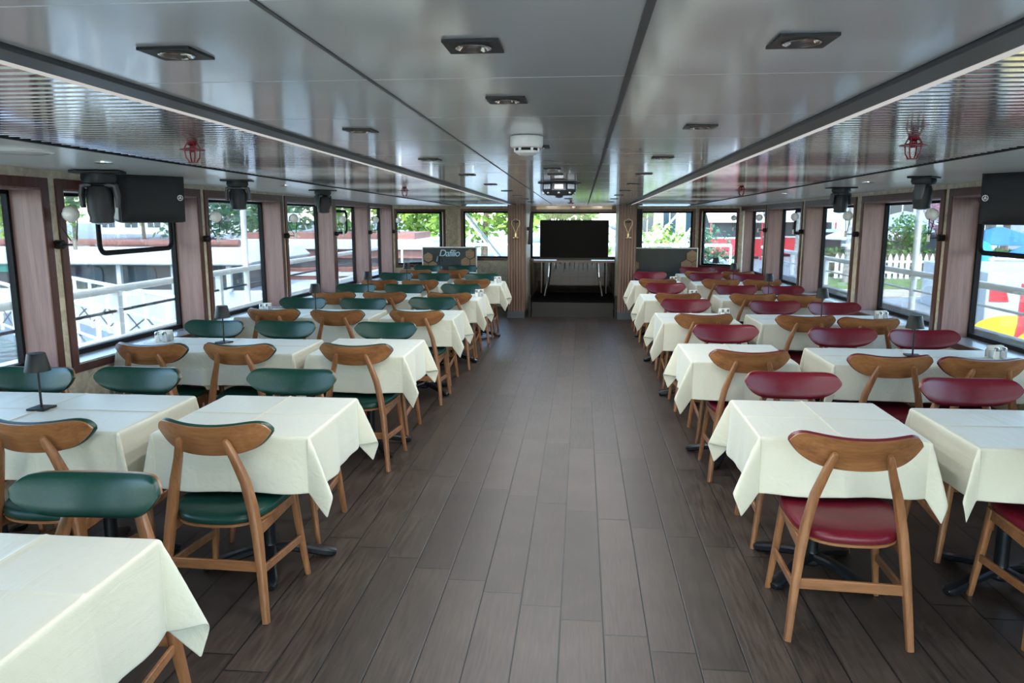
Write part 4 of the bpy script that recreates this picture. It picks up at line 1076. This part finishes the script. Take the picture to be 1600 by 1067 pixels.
m = MB(); m.prism([(-.5, 1.25), (1.2, 1.25), (1.2, 1.33), (-.5, 1.33)], 'x', -2.8, 2.4); m.build('roof', 'paleumb', R)
for k in range(5):
    m = MB(); m.box(-2.4 + k * 1.1, -2.3 + k * 1.1, -.05, 0, 0, 1.25); m.build('post', 'greyfacade', R)
R = thing('hedge', 'dark clipped hedge behind the white picket fence', 'hedge', (11.2, 24.05, -.22))
rnd = random.Random(5); f = MB()
for k in range(2600):
    c = Vector((rnd.uniform(-3.8, 3.8), rnd.uniform(-.22, .22), rnd.uniform(.02, .85)))
    u = Vector((rnd.gauss(0, 1), rnd.gauss(0, 1), rnd.gauss(0, 1))).normalized(); v = u.cross(Vector((rnd.gauss(0, 1), rnd.gauss(0, 1), 1))).normalized()
    f.add([c - u * .08, c + v * .045, c + u * .08, c - v * .045], [(0, 1, 2, 3)])
f.build('foliage', 'leafB', R, fixn=False)
m = MB(); m.box(-3.75, 3.75, -.14, .14, 0, .72); m.build('branches', 'bark', R)
# painted ferry alongside
R = thing('painted_ferry', 'white ferry side painted with red and yellow shapes', 'boat', (6.95, 13.6, -1.6), -.12)
m = MB(); m.prism([(0, 0), (5.6, 0), (5.8, 2.28), (-.02, 2.28), (-.02, 1.2)], 'y', 0, 3.5); m.build('hull', 'boatwhite', R, bevel=.02)
m = MB(); P = [(.95 + .62 * cos(k * pi / 12), 1.28 + .27 * sin(k * pi / 12)) for k in range(24)]; m.prism(P, 'y', -.012, 0); m.build('yellow_patch', 'yellowpaint', R)
m = MB(); m.prism([(1.0, 1.02), (3.4, 1.0), (3.4, 1.32), (1.2, 1.30)], 'y', -.010, 0); m.build('yellow_band', 'yellowpaint', R)
m = MB(); m.prism([(1.35, 1.02), (3.2, .98), (3.2, 1.50), (1.5, 1.48)], 'y', -.014, 0); m.build('red_patch', 'redpaint', R)
m = MB(); m.prism([(.55, 1.78), (.86, 1.78), (.80, 1.98), (.55, 2.0)], 'y', -.014, 0); m.build('red_mark', 'redpaint', R)
m = MB(); m.prism([(.98, 1.10), (1.18, 1.3), (1.22, 2.08), (1.03, 2.1), (1.02, 1.4)], 'y', -.016, 0); m.build('red_ribbon', 'redpaint', R)
m = MB(); m.prism([(1.75, 1.75), (2.6, 1.62), (2.6, 2.0), (2.0, 2.02)], 'y', -.012, 0); m.build('blue_mark', 'skyblue', R)
for c in R.children:
    if c.name.split('.')[0] != 'hull': c.location.x = -.52
m = MB(); m.tube([(0, .1, 2.5), (5.6, .1, 2.5)], .03, n=8); m.build('rail', 'white', R)
for k in range(7):
    m = MB(); m.tube([(.05 + k * .9, .1, 2.28), (.05 + k * .9, .1, 2.5)], .02, n=6); m.build('rail_post', 'white', R)
for k, x in enumerate((1.1, 1.5)):
    m = MB(); m.sphere((x, .5, 2.62), .15, 12, 8); m.build('fender', 'yellowpaint', R)
# white canopy tour boat and brown boat, moored across
R = thing('canopy_boat', 'white tour boat with long white canopy roof moored beyond the gangway', 'boat', (-13.5, 19, -1.82))
m = MB(); m.prism([(-8, .2), (5.2, .2), (6.1, 1.5), (-8, 1.5)], 'y', 0, 3.6); m.build('hull', 'boatwhite', R, bevel=.03)
m = MB(); m.box(-7.8, 4.6, .2, 3.4, 1.5, 2.18); m.build('cabin', 'boatdark', R)
m = MB(); m.prism([(-8.2, 2.18), (5.0, 2.18), (5.2, 2.28), (4.8, 2.62), (-8.2, 2.62)], 'y', -.35, 3.8); m.build('canopy', 'boatwhite', R, bevel=.04)
m = MB(); m.tube([(-8, .6, 2.72), (4.4, .6, 2.72)], .10, n=10); m.build('rolled_awning', 'brownhull', R)
for k in range(9):
    m = MB(); m.bar((-7.6 + k * 1.5, -.1, 1.5), (-7.6 + k * 1.5, -.1, 2.2), .12, .10, up=(0, 1, 0)); m.build('canopy_post', 'boatwhite', R)
for k in range(3):
    m = MB(); c = .2 + k * 1.5; P = [(c + .55 * math.copysign(abs(cos(a * pi / 10)) ** .5, cos(a * pi / 10)), 1.86 + .26 * math.copysign(abs(sin(a * pi / 10)) ** .5, sin(a * pi / 10))) for a in range(20)]
    m.prism(P, 'y', .16, .2); m.build('cabin_window', 'darkglass', R)
m = MB(); m.prism([(-3.6, 1.95), (-1.4, 1.95), (-1.7, 2.16), (-3.6, 2.16)], 'y', .1, .16); m.build('teal_panel', 'teal', R)
R = thing('brown_boat', 'brown and white wooden boat moored farther ahead', 'boat', (-8.4, 26, -1.6))
m = MB(); m.prism([(-4, .2), (3.2, .2), (3.9, 1.5), (-4, 1.35)], 'y', 0, 3.4); m.build('hull', 'brownhull', R, bevel=.03)
m = MB(); m.box(-3.8, 2.9, .25, 3.2, 1.4, 1.75); m.build('cabin', 'boatdark', R)
m = MB(); m.box(-4.0, 3.2, .1, 3.3, 1.75, 2.05); m.build('cabin_band', 'brownhull', R)
m = MB(); m.box(-4.1, 3.3, -.1, 3.5, 2.05, 2.40); m.build('roof', 'boatwhite', R, bevel=.03)
m = MB(); m.box(-3.6, 2.6, .2, 3.0, 2.40, 2.62); m.build('upper_band', 'brownhull', R)
m = MB(); m.box(-3.9, 3.4, -.03, 0, 1.12, 1.26); m.build('white_stripe', 'boatwhite', R)
R = thing('mast_boat', 'small white motor boat with a mast beyond the brown boat', 'boat', (-5.6, 22, -1.6))
m = MB(); m.prism([(-1.4, .3), (1.2, .3), (1.8, 1.15), (-1.5, 1.1)], 'y', 0, 2.0); m.build('hull', 'boatwhite', R, bevel=.03)
m = MB(); m.box(-.9, .5, .3, 1.7, 1.1, 1.55); m.build('cabin', 'boatwhite', R, bevel=.05)
m = MB(); m.box(-.8, .4, .27, .31, 1.2, 1.45); m.build('cabin_window', 'darkglass', R)
m = MB(); m.tube([(.1, 1, 1.55), (.1, 1, 2.5)], .03, n=8); m.build('mast', 'white', R)
# gangway with trussed balustrade
R = thing('gangway', 'pale blue-grey gangway with trussed balustrade outside the green-side windows', 'gangway', (-6.0, 11.2, -.62), 2.45)
m = MB(); m.box(0, 9, 0, 1.4, -.15, 0); m.build('walkway', 'gangdeck', R)
for yy in (.02, 1.38):
    for zz, rr in ((.95, .035), (.5, .022), (.12, .022)):
        m = MB(); m.tube([(0, yy, zz), (9, yy, zz)], rr, n=8); m.build('handrail', 'white', R)
    for k in range(10):
        m = MB(); m.bar((k, yy, 0), (k, yy, .95), .05, .05, up=(0, 1, 0)); m.build('rail_post', 'white', R)
    for k in range(9):
        m = MB(); m.bar((k, yy, .5), (k + 1, yy, .12), .02, .02); m.bar((k, yy, .12), (k + 1, yy, .5), .02, .02); m.build('cross_brace', 'trimmetal', R)

# ------------------------------------------------------------------ light and camera
world = bpy.data.worlds.new('world'); scene.world = world; world.use_nodes = True
nt = world.node_tree; nt.nodes.clear()
wo = nt.nodes.new('ShaderNodeOutputWorld'); bg = nt.nodes.new('ShaderNodeBackground'); sk = nt.nodes.new('ShaderNodeTexSky')
sk.sky_type = 'NISHITA'; sk.sun_disc = False; sk.sun_elevation = radians(52); sk.sun_rotation = radians(182); sk.air_density = 1.0; sk.dust_density = .9; sk.ozone_density = 1.0
bg.inputs['Strength'].default_value = SKY
nt.links.new(sk.outputs[0], bg.inputs[0]); nt.links.new(bg.outputs[0], wo.inputs[0])
sun = bpy.data.lights.new('sun', 'SUN'); sun.energy = SUN; sun.angle = radians(1.2); sun.color = (1, .97, .92)
so = bpy.data.objects.new('sun', sun); COL.objects.link(so); so.rotation_euler = (radians(38), 0, radians(2.5)); so.location = (0, -10, 30)

cam = bpy.data.cameras.new('camera'); co = bpy.data.objects.new('camera', cam); COL.objects.link(co)
cam.sensor_width = 36; cam.lens = 1180 / 1600 * 36; cam.clip_start = .05; cam.clip_end = 600
co.location = (0, 0, 1.65); co.rotation_euler = (radians(90 - 9.525), 0, radians(5.205))
scene.camera = co
scene.view_settings.view_transform = 'Standard'; scene.view_settings.look = 'None'
scene.view_settings.exposure = EXPO; scene.view_settings.gamma = 1; scene.view_settings.use_curve_mapping = False
